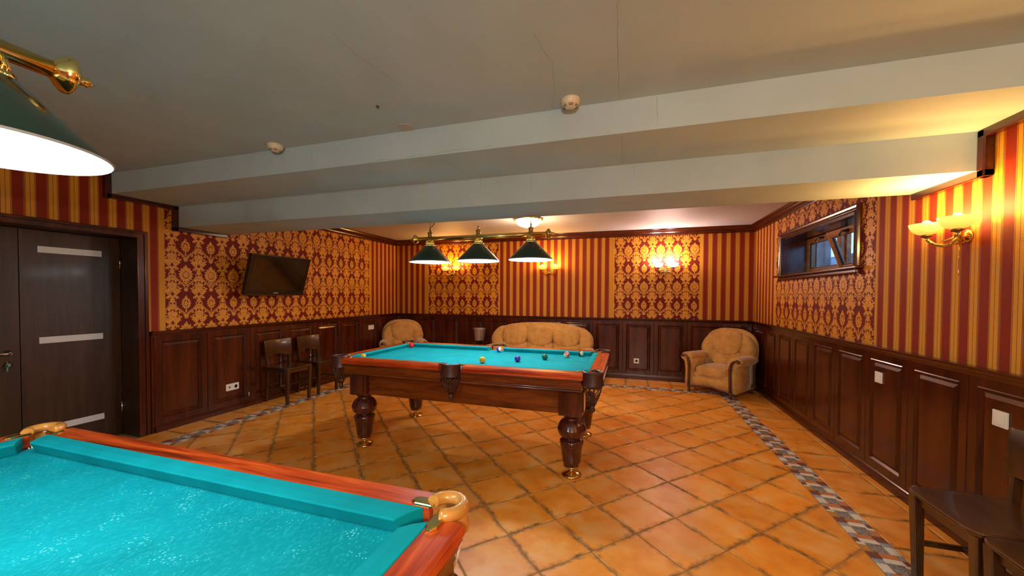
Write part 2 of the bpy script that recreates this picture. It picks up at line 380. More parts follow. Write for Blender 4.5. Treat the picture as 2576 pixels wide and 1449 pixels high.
def thing(name, label, cat, loc=(0, 0, 0), rz=0, group=None):
    o = bpy.data.objects.new(name, None); C.objects.link(o); o.empty_display_size = 0.1
    o.location = loc; o.rotation_euler = (0, 0, rz); o['label'] = label; o['category'] = cat
    if group: o['group'] = group
    return o
def tag(o, label, cat, group=None):
    o['label'] = label; o['category'] = cat
    if group: o['group'] = group
    return o
def struct(mb, name, mat, bevel=0, label=None):
    o = mb.build(name, mat, bevel=bevel); o['kind'] = 'structure'
    if label: o['label'] = label
    return o
def dup(o, loc, rz=None, label=None, group=None):
    r = o.copy(); C.objects.link(r); r.location = loc
    if rz is not None: r.rotation_euler = (0, 0, rz)
    if label: r['label'] = label
    if group: r['group'] = group
    for ch in list(o.children):
        c = ch.copy(); C.objects.link(c); c.parent = r
        for g in ch.children:
            d = g.copy(); C.objects.link(d); d.parent = c
    return r

# ================================================================== SETTING
# ---- floor: grout bed, terracotta tiles, mosaic strip
floor = struct(MB().box(L - 0.3, R + 0.5, YF - 0.2, D + 0.2, -0.12, -0.004), 'floor', 'grout', label='terracotta tile floor laid diagonally inside a mosaic border')
TS = 0.3318; TH = (TS - 0.007) / 2
def clip_poly(poly, x0, x1, y0, y1):
    for ax, lim, sg in ((0, x0, 1), (0, x1, -1), (1, y0, 1), (1, y1, -1)):
        out = []
        for i in range(len(poly)):
            a, b = poly[i - 1], poly[i]; da, db = (a[ax] - lim) * sg, (b[ax] - lim) * sg
            if (da < 0) != (db < 0):
                t_ = da / (da - db); out.append(tuple(a[k] + (b[k] - a[k]) * t_ for k in range(2)))
            if db >= 0: out.append(b)
        poly = out
        if len(poly) < 3: return []
    return poly
def tile_mb(poly, org, rot, mb=None, tp=None):
    """low frustum with softened arris; tp collects tile-local coordinates for the glaze"""
    mb = mb or MB(); c = (sum(p[0] for p in poly) / len(poly), sum(p[1] for p in poly) / len(poly)); n = len(poly)
    def inset(d): 
        r = []
        for p in poly:
            l = sqrt((p[0] - c[0]) ** 2 + (p[1] - c[1]) ** 2) or 1; r.append((p[0] + (c[0] - p[0]) / l * d, p[1] + (c[1] - p[1]) / l * d))
        return r
    a, b = inset(0.0), inset(0.006)
    vs = [(x, y, -0.010) for x, y in a] + [(x, y, -0.0025) for x, y in a] + [(x, y, 0.0) for x, y in b]
    fs = [(i, (i + 1) % n, n + (i + 1) % n, n + i) for i in range(n)] + [(n + i, n + (i + 1) % n, 2 * n + (i + 1) % n, 2 * n + i) for i in range(n)] + [tuple(2 * n + i for i in range(n))]
    mb.add(vs, fs)
    if tp is not None:
        cr, sr = cos(-rot), sin(-rot)
        for x, y, z in vs:
            dx, dy = x - org[0], y - org[1]; tp.append((dx * cr - dy * sr, dx * sr + dy * cr, 0))
    return mb
def put_attr(me, tp):
    at = me.attributes.new('tpos', 'FLOAT_VECTOR', 'POINT')
    at.data.foreach_set('vector', [c for p in tp for c in p])
FX0, FX1, FY1, FY0 = -3.945, 1.232, 5.845, YF + 0.55
def seen(x, y):
    d = Vector((x, y, -1.38)); z = d.dot(F_)
    if z < 0.3: return -1
    u = 1286 + 946.8 * d.dot(R_) / z; v = 761 - 946.8 * d.dot(U_) / z
    return z if -150 < u < 2730 and v < 1620 else -1
cu, cv = Vector((cos(pi / 4), sin(pi / 4))), Vector((-sin(pi / 4), cos(pi / 4))); g0 = Vector((-0.413, 1.806))
cells = []
for i in range(-40, 41):
    for j in range(-40, 41):
        c = g0 + cu * TS * (i + 0.5) + cv * TS * (j + 0.5)
        sq = [tuple(c + cu * TH * a + cv * TH * b) for a, b in ((-1, -1), (1, -1), (1, 1), (-1, 1))]
        p = clip_poly(sq, FX0, FX1, FY0, FY1)
        if len(p) >= 3:
            area = 0.5 * abs(sum(p[k - 1][0] * p[k][1] - p[k][0] * p[k - 1][1] for k in range(len(p))))
            if area > 0.0008: cells.append((seen(c.x, c.y), c, p, len(p) == 4 and area > 4 * TH * TH * 0.999))
vis = sorted([c for c in cells if c[0] > 0], key=lambda c: c[0]); rest = [c for c in cells if c[0] <= 0] + vis[300:]
full_tp = []; sq = [(-TH, -TH), (TH, -TH), (TH, TH), (-TH, TH)]
full_me = tile_mb(sq, (0, 0), 0, tp=full_tp).mesh('tile', 'terracotta'); put_attr(full_me, full_tp)
for d, c, p, isfull in vis[:300]:
    if isfull:
        o = bpy.data.objects.new('tile', full_me); o.location = (c.x, c.y, random.uniform(-0.0006, 0.0004)); o.rotation_euler = (random.uniform(-.002, .002), random.uniform(-.002, .002), pi / 4 + random.choice((0, 1, 2, 3)) * pi / 2)
        C.objects.link(o); o.parent = floor
    else:
        tp = []; pl = [(x - c.x, y - c.y) for x, y in p]
        me = tile_mb(pl, (0, 0), pi / 4, tp=tp).mesh('tile', 'terracotta'); put_attr(me, tp)
        o = bpy.data.objects.new('tile', me); o.location = (c.x, c.y, 0); C.objects.link(o); o.parent = floor
mb, tp = MB(), []
for d, c, p, isfull in rest: tile_mb(p, (c.x, c.y), pi / 4, mb, tp)
o = mb.build('tile_field', 'terracotta', floor, kind='stuff'); put_attr(o.data, tp)
# straight border tiles outside the mosaic strip
def border(x0, x1, y0, y1):
    cx_, cy_ = (x0 + x1) / 2, (y0 + y1) / 2; tp = []
    me = tile_mb([(x0 - cx_, y0 - cy_), (x1 - cx_, y0 - cy_), (x1 - cx_, y1 - cy_), (x0 - cx_, y1 - cy_)], (0, 0), 0, tp=tp).mesh('border_tile', 'terracotta'); put_attr(me, tp)
    o = bpy.data.objects.new('border_tile', me); o.location = (cx_, cy_, 0); C.objects.link(o); o.parent = floor
G = 0.0035
y = 4.578 + 0.3335 * 4
while y > 1.2:
    border(1.405 + G, 1.727 - G, y - 0.3335 + G, y - G); border(1.727 + G, R - 0.005, y - 0.3335 + G, y - G); y -= 0.3335
y = 2.55 + 0.3335 * 10
while y > 1.0:
    border(L + 0.03, -4.125 - G, y - 0.3335 + G, y - G); y -= 0.3335
x = -0.03 + 0.3335 * 4
border(x + G, 1.727 - G, 6.02 + G, 6.335 - G); border(x + G, 1.727 - G, 6.335 + G, D - 0.01)
border(1.727 + G, R - 0.005, 5.912 + G, 6.335 - G); border(1.405 + G, 1.727 - G, 5.912 + G, 6.02 - G)
while x > L + 0.4:
    border(x - 0.3335 + G, x - G, 6.02 + G, 6.335 - G); border(x - 0.3335 + G, x - G, 6.335 + G, D - 0.01); x -= 0.3335
border(L + 0.03, x - G, 6.02 + G, 6.335 - G); border(L + 0.03, -4.125 - G, 5.885 + G, 6.02 - G)
# mosaic strip pieces: unit of 0.1667 m, mirrored every other time
UA = [(0.0, .42, 0.0, .30, 'mos_cream'), (.42, .66, 0.0, .30, 'mos_blue'), (.66, 1.0, 0.0, .34, 'mos_brown'),
      (0.0, .50, .30, .76, 'mos_leafy'), (.50, .74, .30, .84, 'mos_cream'), (.74, 1.0, .34, .84, 'mos_terracotta'),
      (0.0, .36, .76, 1.0, 'mos_terracotta'), (.36, .50, .76, 1.0, 'mos_cream'), (.50, .74, .84, 1.0, 'mos_brown'), (.74, 1.0, .84, 1.0, 'mos_blue')]
pieces = []
def strip(p0, d, nrm, length, wdt=0.165):
    p0, d, nrm = Vector(p0), Vector(d), Vector(nrm); k = 0; s_ = 0.0; U = 0.16675
    while s_ < length:
        for u0, u1, v0, v1, mt in UA:
            if k % 2: v0, v1 = 1 - v1, 1 - v0; mt = {'mos_terracotta': 'mos_amber' if u0 == 0 else mt}.get(mt, mt)
            a0, a1, b0, b1 = s_ + u0 * U + .0012, s_ + u1 * U - .0012, v0 * wdt + .0012, v1 * wdt - .0012
            q = [p0 + d * a + nrm * b for a, b in ((a0, b0), (a1, b0), (a1, b1), (a0, b1))]
            if (q[1] - q[0]).cross(q[2] - q[1]) < 0: q = q[::-1]
            pieces.append(([tuple(v) for v in q], mt))
        s_ += U; k += 1
strip((1.238, 1.0), (0, 1), (1, 0), 4.8)
strip((-4.12, 1.9), (0, 1), (1, 0), 3.9)
strip((1.40, 5.85), (-1, 0), (0, 1), 5.5)
def pc(q): return (sum(v[0] for v in q) / 4, sum(v[1] for v in q) / 4)
order = sorted(range(len(pieces)), key=lambda i: (lambda s_: s_ if s_ > 0 else 99)(seen(*pc(pieces[i][0]))))
one = set(order[:300]); left = {}
for i, (q, mt) in enumerate(pieces):
    if i in one:
        c = pc(q); m_ = MB().hexa([(x - c[0], y - c[1], -.008) for x, y in q], [(x - c[0], y - c[1], .0) for x, y in q])
        m_.build('mosaic_piece', mt, floor, loc=(c[0], c[1], 0.0))
    else: left.setdefault(mt, MB()).hexa([(x, y, -.008) for x, y in q], [(x, y, .0) for x, y in q])
for mt, m_ in left.items(): m_.build('mosaic_inlay', mt, floor, kind='stuff')

# ---- walls
DO0, DO1, DOZ = 0.95, 2.37, 1.915        # door opening along Y and its top
WO0, WO1, WZ0, WZ1 = 3.885, 5.47, 1.63, 2.09
wl = MB().box(L - 0.28, L, DO1, D + 0.3, -0.1, 2.75).box(L - 0.28, L, YF - 0.2, DO0, -0.1, 2.75).box(L - 0.28, L, DO0, DO1, DOZ, 2.75)
wall_left = struct(wl, 'wall_left', 'paper_left', label='left wall papered in red and gold stripes and damask')
wall_back = struct(MB().box(L - 0.28, R + 0.3, D, D + 0.3, -0.1, 2.75), 'wall_back', 'paper_back', label='back wall with striped paper and two damask panels')
wr = MB().box(R, R + 0.35, WO1, D + 0.3, -0.1, 2.75).box(R, R + 0.35, YF - 0.2, WO0, -0.1, 2.75).box(R, R + 0.35, WO0, WO1, -0.1, WZ0).box(R, R + 0.35, WO0, WO1, WZ1, 2.75)
wall_right = struct(wr, 'wall_right', 'paper_right', label='right wall with striped paper, a damask panel and a recessed window')
struct(MB().box(L - 0.28, R + 0.3, YF - 0.3, YF, -0.1, 2.75), 'wall_front', 'paper_back', label='papered wall behind the camera')
struct(MB().box(L - 0.5, L - 0.28, 0.5, 2.9, -0.1, 2.3), 'trim_9', 'mahogany_z', label='dark wood lining behind the door')

# ---- damask print: gold ornaments on the red ground, mirrored half cells
def blob(cx_, cy_, rx, ry, lobes=0, amp=0.0, n=28, point=0.0):
    """tear or lobed disc as triangles"""
    pts = []
    for k in range(n):
        a = 2 * pi * k / n; r = 1 + amp * (abs(cos(lobes * a / 2)) - 0.5) * 2 if lobes else 1
        x, y = rx * r * cos(a), ry * r * sin(a)
        if point and y > 0: x *= 1 - point * (y / ry)
        pts.append((cx_ + x, cy_ + y))
    return [[(cx_, cy_), pts[k], pts[(k + 1) % n]] for k in range(n)]
def ringp(cx_, cy_, rx, ry, wd, n=18, a0=0, a1=2 * pi):
    out = []
    for k in range(n):
        a, b = a0 + (a1 - a0) * k / n, a0 + (a1 - a0) * (k + 1) / n
        out.append([(cx_ + rx * cos(a), cy_ + ry * sin(a)), (cx_ + rx * cos(b), cy_ + ry * sin(b)), (cx_ + (rx - wd) * cos(b), cy_ + (ry - wd) * sin(b)), (cx_ + (rx - wd) * cos(a), cy_ + (ry - wd) * sin(a))])
    return out
def leafp(x, y, ang, ln, wd, n=5):
    """pointed, slightly curved leaf"""
    out = []; ca, sa = cos(ang), sin(ang)
    def P(t_, s_): 
        w_ = wd * sin(pi * min(1, t_ ** 0.75)) * s_; b = 0.12 * ln * t_ * t_
        return (x + ca * ln * t_ - sa * (w_ + b), y + sa * ln * t_ + ca * (w_ + b))
    for k in range(n):
        a, b = k / n, (k + 1) / n; out.append([P(a, -1), P(b, -1), P(b, 1), P(a, 1)])
    return out
def curvep(pts, wd):
    out = []
    for i in range(len(pts) - 1):
        a, b = Vector(pts[i]), Vector(pts[i + 1]); t_ = (b - a).normalized(); n_ = Vector((-t_.y, t_.x)) * wd / 2
        out.append([tuple(a - n_), tuple(b - n_), tuple(b + n_), tuple(a + n_)])
    return out
W_, H_ = 0.25, 0.598
def motif():
    P = []; h = H_ / 2; e = W_ / 2
    def sym(lst, cx_=0.0):
        P.extend(lst); P.extend([[(2 * cx_ - x, y) for x, y in reversed(q)] for q in lst])
    # flower medallion at (0,0): ring of petals round a lobed heart
    for k in range(15):
        a = -pi / 2 + (k - 7) * 2 * pi / 15; rr = 1.0 + .18 * max(0, sin(a)); P.extend(leafp(.036 * cos(a), .042 * sin(a) * rr, a, .036 * rr, .013, 4))
    P.extend(ringp(0, 0, .048, .056, .016, 20)); P.extend(blob(0, .002, .026, .032, 7, .14, 21)); P.extend(blob(0, .088, .012, .022, point=.9, n=12))
    P.extend(blob(0, -.088, .009, .018, point=-.3, n=10)); sym(leafp(.004, -.082, .3, .026, .007, 3))
    # pine-cone medallion at (0, h)
    for k in range(13):
        a = -pi / 2 + (k - 6) * .47; P.extend(leafp(.026 * cos(a), h + .040 * sin(a), a, .024, .0095, 3))
    P.extend(ringp(0, h, .034, .050, .012, 18)); P.extend(blob(0, h - .002, .018, .030, 5, .16, 20, .4)); P.extend(blob(0, h + .060, .014, .028, point=.9, n=12))
    P.extend(blob(0, h - .078, .008, .022, n=10))
    # star between the medallions
    for yy in (h / 2 + .010, -h / 2 - .004):
        P.extend(blob(0, yy, .010, .010, n=8))
        for k in range(8):
            a = k * pi / 4 + .2; P.extend(leafp(0, yy, a, .027, .0075, 2))
    # ogee bands from the star up to the column, on both levels, fringed with small leaves
    for y0 in (-h * .5, h * .5):
        pts = [(.010 + (e - .030) * (0.5 - 0.5 * cos(pi * t_)), y0 + .018 + t_ * h * .40) for t_ in [i / 8 for i in range(9)]]
        sym(curvep(pts, .0085))
        for i in range(1, 9):
            x_, y_ = pts[i]; sym(leafp(x_, y_, -1.0, .020, .0065, 2)); sym(leafp(x_, y_, 2.5, .019, .007, 2))
    # column at x = e: fans, heart, scrolls and broad acanthus leaves
    Q = P; P = []
    def sym(lst, cx_=0.0):
        P.extend(lst); P.extend([[(2 * cx_ - x, y) for x, y in reversed(q)] for q in lst])
    def colm(yc, k_):
        P.extend(blob(0, yc + .050, .024, .034, 5, .12, 20, .45)); sym(blob(.026, yc + .046, .019, .024, 5, .14, 20))
        sym(blob(.022, yc + .004, .017, .024, 4, .12, 16)); P.extend(blob(0, yc - .004, .013, .030, n=12, point=.3))
        sym(leafp(.006, yc - .020, -.10, .074, .021, 6)); sym(leafp(.008, yc - .044, .30, .070, .021, 6)); sym(leafp(.004, yc - .060, -.55, .056, .016, 5))
        for i in range(4): sym(leafp(.030 + i * .011, yc - .022 + i * .008, 1.05 - .2 * i, .030, .010, 3))
        sym(leafp(.020, yc + .075, .85, .046, .013, 4)); sym(leafp(.010, yc + .090, 1.2, .044, .012, 4)); P.extend(blob(0, yc + .112, .011, .026, n=10, point=.5))
        sym(ringp(.022, yc - .094, .016, .018, .007, 12, -.8, 4.0)); sym(leafp(.002, yc - .105, -1.15, .042, .010, 3)); P.extend(blob(0, yc - .092, .009, .026, n=10, point=-.5))
        sym(leafp(.040, yc + .022, .1, .030, .010, 3)); sym(blob(.062, yc + .060, .010, .012, 5, .15, 12))
        sym(blob(.050, yc - .086, .009, .011, 5, .15, 12))
    colm(h / 2 - .004, 1); colm(-h / 2 - .004, 0)
    for y0 in (0, h):
        P.extend(blob(0, y0 + .022, .012, .024, n=12, point=.6)); P.extend(blob(0, y0 - .030, .008, .030, n=12, point=-.5))
        sym(ringp(.020, y0 + .006, .015, .017, .0065, 12, -1.4, 3.2)); sym(leafp(.003, y0 - .004, -1.0, .038, .009, 3)); sym(leafp(.006, y0 + .022, .9, .030, .008, 3))
    return Q + [[(x + e, y) for x, y in q] for q in P]
MOT = motif()
def damask(wall, to3, u0, u1, z0, z1, uc, zc, holes=()):
    mb = MB(); rects = [(u0, u1, z0, z1)]
    if holes:
        a, b, c, d = holes; rects = [(u0, a, z0, z1), (b, u1, z0, z1), (a, b, z0, c), (a, b, d, z1)]
    for x0, x1, y0, y1 in rects:
        for i in range(math.floor((x0 - uc) / W_) - 1, math.ceil((x1 - uc) / W_) + 1):
            for j in range(math.floor((y0 - zc) / H_) - 1, math.ceil((y1 - zc) / H_) + 2):
                ox, oy = uc + i * W_, zc + j * H_
                if ox + .4 < x0 or ox - .2 > x1 or oy + .5 < y0 or oy - .4 > y1: continue
                for qi, q in enumerate(MOT):
                    p = [(x + ox, y + oy) for x, y in q]
                    xs = [a[0] for a in p]; ys = [a[1] for a in p]
                    if max(xs) < x0 or min(xs) > x1 or max(ys) < y0 or min(ys) > y1: continue
                    if min(xs) < x0 or max(xs) > x1 or min(ys) < y0 or max(ys) > y1:
                        p = clip_poly(p, x0, x1, y0, y1)
                        if len(p) < 3: continue
                    dz = (qi % 97) * 5e-6; mb.add([to3(a, b, dz) for a, b in p], [tuple(range(len(p)))])
    return mb.build('damask_print', 'damask_gold', wall, kind='stuff', label='gold leafy damask print')
EPS = 0.0007
damask(wall_left, lambda a, z, e: (L + EPS + e, a, z), ZL[0][0] + .03, ZL[0][1] - .03, RAIL, 2.42, 2.778, 1.574)
for a, b in ZB: damask(wall_back, lambda x, z, e: (x, D - EPS - e, z), a + .03, b - .03, RAIL, 2.42, 0.238, 1.515)
damask(wall_right, lambda a, z, e: (R - EPS - e, a, z), ZRt[0][0] + .03, ZRt[0][1] - .03, RAIL, 2.42, 3.836, 1.478, (WO0, WO1, WZ0, WZ1))

# ---- ceiling with its stepped down-stand beams
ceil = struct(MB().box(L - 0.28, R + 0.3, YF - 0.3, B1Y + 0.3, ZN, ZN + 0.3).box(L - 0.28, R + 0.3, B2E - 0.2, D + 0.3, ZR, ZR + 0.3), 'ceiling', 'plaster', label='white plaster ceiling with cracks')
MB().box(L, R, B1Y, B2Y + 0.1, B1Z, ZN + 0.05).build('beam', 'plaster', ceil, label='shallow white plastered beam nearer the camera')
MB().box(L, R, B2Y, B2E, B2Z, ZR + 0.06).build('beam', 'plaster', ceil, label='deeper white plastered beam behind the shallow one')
MB().box(L, R, B2E, D, ZR - 0.012, ZR).build('ceiling_board', 'plaster_rear', ceil)
def crack(pts, r=0.0016):
    dense = []
    for i in range(len(pts) - 1):
        a, b = Vector(pts[i]), Vector(pts[i + 1])
        n = max(2, int((b - a).length / 0.03))
        for k in range(n): dense.append(a.lerp(b, k / n) + Vector((random.uniform(-1, 1), 0, random.uniform(-1, 1) * (0 if abs(a.z - b.z) < .001 and abs(a.y - b.y) > .01 else 1))) * 0.0025)
    dense.append(Vector(pts[-1])); MB().tube(dense, [r * random.uniform(.5, 1.2) for _ in dense], 4, smooth=False).build('crack', 'crack', ceil)
for pts in ([[-0.385, 1.507, ZN], [-0.37, 1.628, ZN], [-0.348, 1.738, ZN], [-0.382, 1.977, ZN], [-0.435, 2.16, ZN]],
            [[-1.168, 1.269, ZN], [-1.173, 1.428, ZN], [-1.123, 1.694, ZN]], [[-0.051, 1.436, ZN], [-0.063, 2.157, ZN]],
            [[-2.179, B1Y, 2.423], [-2.18, B1Y, 2.28]], [[0.133, B1Y, 2.44], [0.137, B1Y, 2.28]],
            [[-1.721, B1Y, 2.276], [-1.594, B1Y, 2.282], [-1.47, B1Y, 2.275], [-1.321, B1Y, 2.284], [-1.177, B1Y, 2.278], [-1.065, B1Y, 2.29], [-0.929, B1Y, 2.28], [-0.799, B1Y, 2.285]],
            [[-3.808, B2Y, 2.266], [-3.394, B2Y, 2.262], [-2.821, B2Y, 2.265], [-2.301, B2Y, 2.262], [-1.826, B2Y, 2.264], [-0.991, B2Y, 2.262]],
            [[-1.091, B2Y, 2.262], [-1.091, B2Y, 2.205]], [[-1.604, B2Y, 2.17], [-1.597, B2Y, 2.08]], [[-0.69, B2Y, 2.262], [-0.689, B2Y, 2.144]], [[0.02, B2Y, 2.262], [0.03, B2Y, 2.19]],
            [[-1.188, 2.218, B1Z], [-1.161, 2.366, B1Z], [-1.147, 2.604, B1Z]], [[-0.045, 2.213, B1Z], [-0.053, 2.69, B1Z]]):
    crack(pts, 0.0007)
# small square mouldings following the beams on the side walls
def bar(x0, x1, y0, y1, z0, z1): return MB().box(x0, x1, y0, y1, z0, z1)
for s_, (xa, xb) in ((1, (L, L + 0.045)), (2, (R - 0.045, R))):
    t_ = MB().box(xa, xb, B1Y - 0.04, B2Y, B1Z - 0.042, B1Z).box(xa, xb, B2Y - 0.045, B2Y, B2Z - 0.042, B1Z).box(xa, xb, B2Y - 0.045, B2E - .01, B2Z - 0.042, B2Z).box(xa, xb, B1Y - 0.045, B1Y, B1Z - 0.042, ZN)
    struct(t_, 'trim_%d' % s_, 'mahogany_y', 0.006, label='dark wood moulding stepping round the beams')
# crown moulding of the far bay
CR = [(0, 0), (0.0, -0.1), (0.012, -0.1), (0.018, -0.088), (0.03, -0.082), (0.034, -0.066), (0.05, -0.052), (0.06, -0.034), (0.075, -0.026), (0.08, -0.012), (0.092, -0.008), (0.092, 0)]
def sweep_wall(poly, side, a, b, z):
    """poly: (out from wall, up); the ends are mitred into the corners of the room"""
    mb = MB(); rs = []
    if side == 'back': rs = [[(L + p, D - p, z + q) for p, q in poly], [(R - p, D - p, z + q) for p, q in poly]]
    if side == 'left': rs = [[(L + p, a, z + q) for p, q in poly], [(L + p, (D - p) if b is None else b, z + q) for p, q in poly]]
    if side == 'right': rs = [[(R - p, a, z + q) for p, q in poly], [(R - p, (D - p) if b is None else b, z + q) for p, q in poly]]
    return mb.rings(rs, True, True, False)
for i, (sd, a) in enumerate((('left', B2E), ('back', 0), ('right', B2E))):
    struct(sweep_wall(CR, sd, a, None, ZR - 0.012), 'trim_%d' % (3 + i), 'mahogany_x' if sd == 'back' else 'mahogany_y', label='stepped dark crown moulding of the %s wall' % sd)
# ---- wainscot: cap rail, skirting, raised panels
CAP = [(0, -0.05), (0.028, -0.05), (0.03, -0.036), (0.04, -0.028), (0.044, -0.014), (0.056, -0.01), (0.056, -0.002), (0.05, 0.002), (0, 0.002)]
SKT = [(0, 0), (0.046, 0), (0.046, 0.042), (0.040, 0.05), (0.036, 0.052), (0.034, 0.064), (0.028, 0.07), (0.026, 0.078), (0, 0.078)]
LP0 = 2.452
def panel_mb(w_, z0, z1, m=0.062):
    """framed raised panel, local x along wall, y out of wall"""
    def rg(i, d): return [(i, d, z0 + i), (w_ - i, d, z0 + i), (w_ - i, d, z1 - i), (i, d, z1 - i)]
    lv = [(0.0, 0.0), (0.0, 0.018), (0.003, 0.0215), (m - .008, 0.0215), (m - .002, 0.0245), (m + .004, 0.019), (m + .012, 0.010), (m + .018, 0.010), (m + .040, 0.019), (m + .043, 0.0225), (m + .05, 0.0225)]
    mb = MB(); rs = [rg(i, d) for i, d in lv]; mb.rings([r[::-1] for r in rs], True, False, False)
    o = len(mb.v) - 4; mb.f.append((o, o + 1, o + 2, o + 3)); mb.sm.append(False)
    return mb
def wainscot(idx, side, bounds, cap_a):
    lo, hi = min(bounds), max(bounds)
    if side == 'left': bk = MB().box(L, L + 0.006, lo, D, 0, RAIL - .03)
    elif side == 'back': bk = MB().box(L, R, D - 0.006, D, 0, RAIL - .03)
    else: bk = MB().box(R - 0.006, R, lo, D, 0, RAIL - .03)
    t_ = struct(bk, 'trim_%d' % idx, 'mahogany_z', label='dark mahogany panelling along the %s wall' % side)
    sweep_wall(CAP, side, cap_a, None, RAIL).build('cap_rail', 'mahogany_x' if side == 'back' else 'mahogany_y', t_)
    for a, b in zip(bounds, bounds[1:]):
        w_ = abs(b - a) - 0.004; m_ = panel_mb(w_, 0.074, RAIL - .045, min(.062, w_ * .2))
        o = m_.build('panel', 'mahogany_z', t_); s0 = min(a, b) + 0.002
        if side == 'back': o.location = (s0 + w_, D - 0.005, 0); o.rotation_euler = (0, 0, pi)
        elif side == 'left': o.location = (L + 0.005, s0 + w_, 0); o.rotation_euler = (0, 0, -pi / 2)
        else: o.location = (R - 0.005, s0, 0); o.rotation_euler = (0, 0, pi / 2)
    return t_
wainscot(6, 'left', [LP0 + .02] + [2.966 + .4967 * k for k in range(7)] + [D - .03], LP0)
wainscot(7, 'back', [L + .03] + [-4.016 + .4908 * k for k in range(12)] + [R - .03], 0)
wainscot(8, 'right', [D - .03] + [5.996 - .4665 * k for k in range(13)], 0.38)
for sd, a, nm in (('left', LP0 + .02, 'baseboard_left'), ('back', 0, 'baseboard_back'), ('right', 0.38, 'baseboard_right')):
    struct(sweep_wall(SKT, sd, a, None, 0), nm, 'mahogany_x' if sd == 'back' else 'mahogany_y', label='dark wood skirting of the %s wall' % sd)
MB().box(L, L + 0.028, LP0, LP0 + 0.02, 0, RAIL).build('end_strip', 'mahogany_z', bpy.data.objects['trim_6'], 0.003)

# ---- door
DX = L - 0.23
door = struct(MB().box(DX - .02, L, DO1 - .012, DO1, 0, DOZ).box(DX - .02, L, DO0, DO0 + .012, 0, DOZ).box(DX - .02, L, DO0 + .012, DO1 - .012, DOZ - .012, DOZ), 'door_1', 'door_wood', label='dark double door with glass strips in a mahogany frame')
cs = MB().box(L, L + .022, DO1 - .012, DO1 + .068, 0, DOZ + .055).box(L, L + .022, DO0 - .068, DO0 + .012, 0, DOZ + .055).box(L, L + .022, DO0 + .012, DO1 - .012, DOZ - .012, DOZ + .055)
cs.box(L + .022, L + .032, DO1 + .04, DO1 + .068, 0, DOZ + .055).box(L + .022, L + .032, DO0 - .068, DO0 - .04, 0, DOZ + .055).box(L + .022, L + .032, DO0 - .04, DO1 + .04, DOZ + .028, DOZ + .055)
cs.build('casing', 'mahogany_z', door, 0.006)
def leaf_door(y0, y1, strips, far):
    lf = MB().box(DX - .04, DX, y0, y1, 0.012, DOZ - .014).build('door_leaf', 'door_wood', door, 0.003)
    for z in (1.742, 0.978, 0.225):
        MB().box(DX - .03, DX + .0025, strips[0], strips[1], z - .027, z + .027).build('glass_strip', 'frosted', lf, 0.001, label='frosted glass strip')
    return lf
l1 = leaf_door(1.722, DO1 - .014, (1.822, 2.222), True); l2 = leaf_door(DO0 + .014, 1.718, (1.10, 1.50), False)
for z in (1.67, 0.27): MB().lathe([(.0075, -.058), (.0075, .058)], (DX + .006, DO1 - .02, z), 10).build('hinge', 'chrome', l1, label='slim metal hinge')
h_ = MB().lathe([(.026, 0), (.026, .006), (.011, .009), (.011, .045)], (DX, 1.652, .895), 20, 'x').tube([(DX + .042, 1.652, .895), (DX + .046, 1.63, .897), (DX + .044, 1.58, .90), (DX + .040, 1.53, .897)], [.009, .0085, .008, .007], 10)
h_.build('door_handle', 'chrome', l2, label='polished lever handle')
MB().lathe([(.025, 0), (.025, .005), (.012, .007), (.012, .014)], (DX, 1.652, .805), 20, 'x').build('lock', 'chrome', l2)
MB().box(DX + .014, DX + .022, 1.640, 1.646, .755, .806).lathe([(.012, 0), (.012, .004)], (DX + .018, 1.648, .80), 12, 'x').build('key', 'key_green', l2, label='key hanging in the lock')

# ---- window in its deep wooden recess
WX = 2.085
win = struct(MB().box(R, WX + .06, WO1 - .014, WO1, WZ0, WZ1).box(R, WX + .06, WO0, WO0 + .014, WZ0, WZ1).box(R, WX + .06, WO0 + .014, WO1 - .014, WZ1 - .014, WZ1).box(R, WX + .06, WO0 + .014, WO1 - .014, WZ0, WZ0 + .012), 'window_1', 'mahogany_y', label='recessed cellar window lined in mahogany, right sash tilted inwards')
def ogee(p0, p1, out):
    """rounded casing member between two points in the wall plane x=R"""
    a, b = Vector(p0), Vector(p1); o = Vector(out); X = Vector((-1, 0, 0))
    prof = [(0, 0), (0, .026), (.008, .03), (.016, .026), (.022, .02), (.034, .03), (.05, .034), (.062, .028), (.066, .014), (.066, 0)]
    rs = []
    t_ = (b - a).normalized()
    for P, sg in ((a, -1), (b, 1)): rs.append([tuple(P + o * u + X * v + t_ * sg * u) for u, v in prof])
    return MB().rings(rs, True, True, False)
fr = MB()
for p0, p1, o_ in (((R, WO1, WZ1), (R, WO0, WZ1), (0, 0, 1)), ((R, WO1, WZ0), (R, WO1, WZ1), (0, 1, 0)), ((R, WO0, WZ1), (R, WO0, WZ0), (0, -1, 0))):
    q = ogee(p0, p1, o_); fr.add(q.v, q.f)
fr.build('window_casing', 'mahogany_y', win)
MB().box(R - .062, WX, WO0 - .11, WO1 + .15, WZ0 - .018, WZ0 + .006).build('window_sill', 'mahogany_y', win, 0.008)
MB().box(R - .036, R, WO0 - .07, WO1 + .03, WZ0 - .056, WZ0 - .018).build('sill_moulding', 'mahogany_y', win, 0.01)
MB().box(WX + .02, WX + .06, WO1 - .044, WO1 - .014, WZ0, WZ1).box(WX + .02, WX + .06, WO0 + .014, WO0 + .044, WZ0, WZ1).box(WX + .02, WX + .06, WO0 + .044, WO1 - .044, WZ1 - .04, WZ1 - .014).box(WX + .02, WX + .06, WO0 + .044, WO1 - .044, WZ0 + .012, WZ0 + .04).box(WX + .02, WX + .06, 4.66, 4.70, WZ0 + .04, WZ1 - .04).build('window_frame', 'window_wood', win, 0.003)
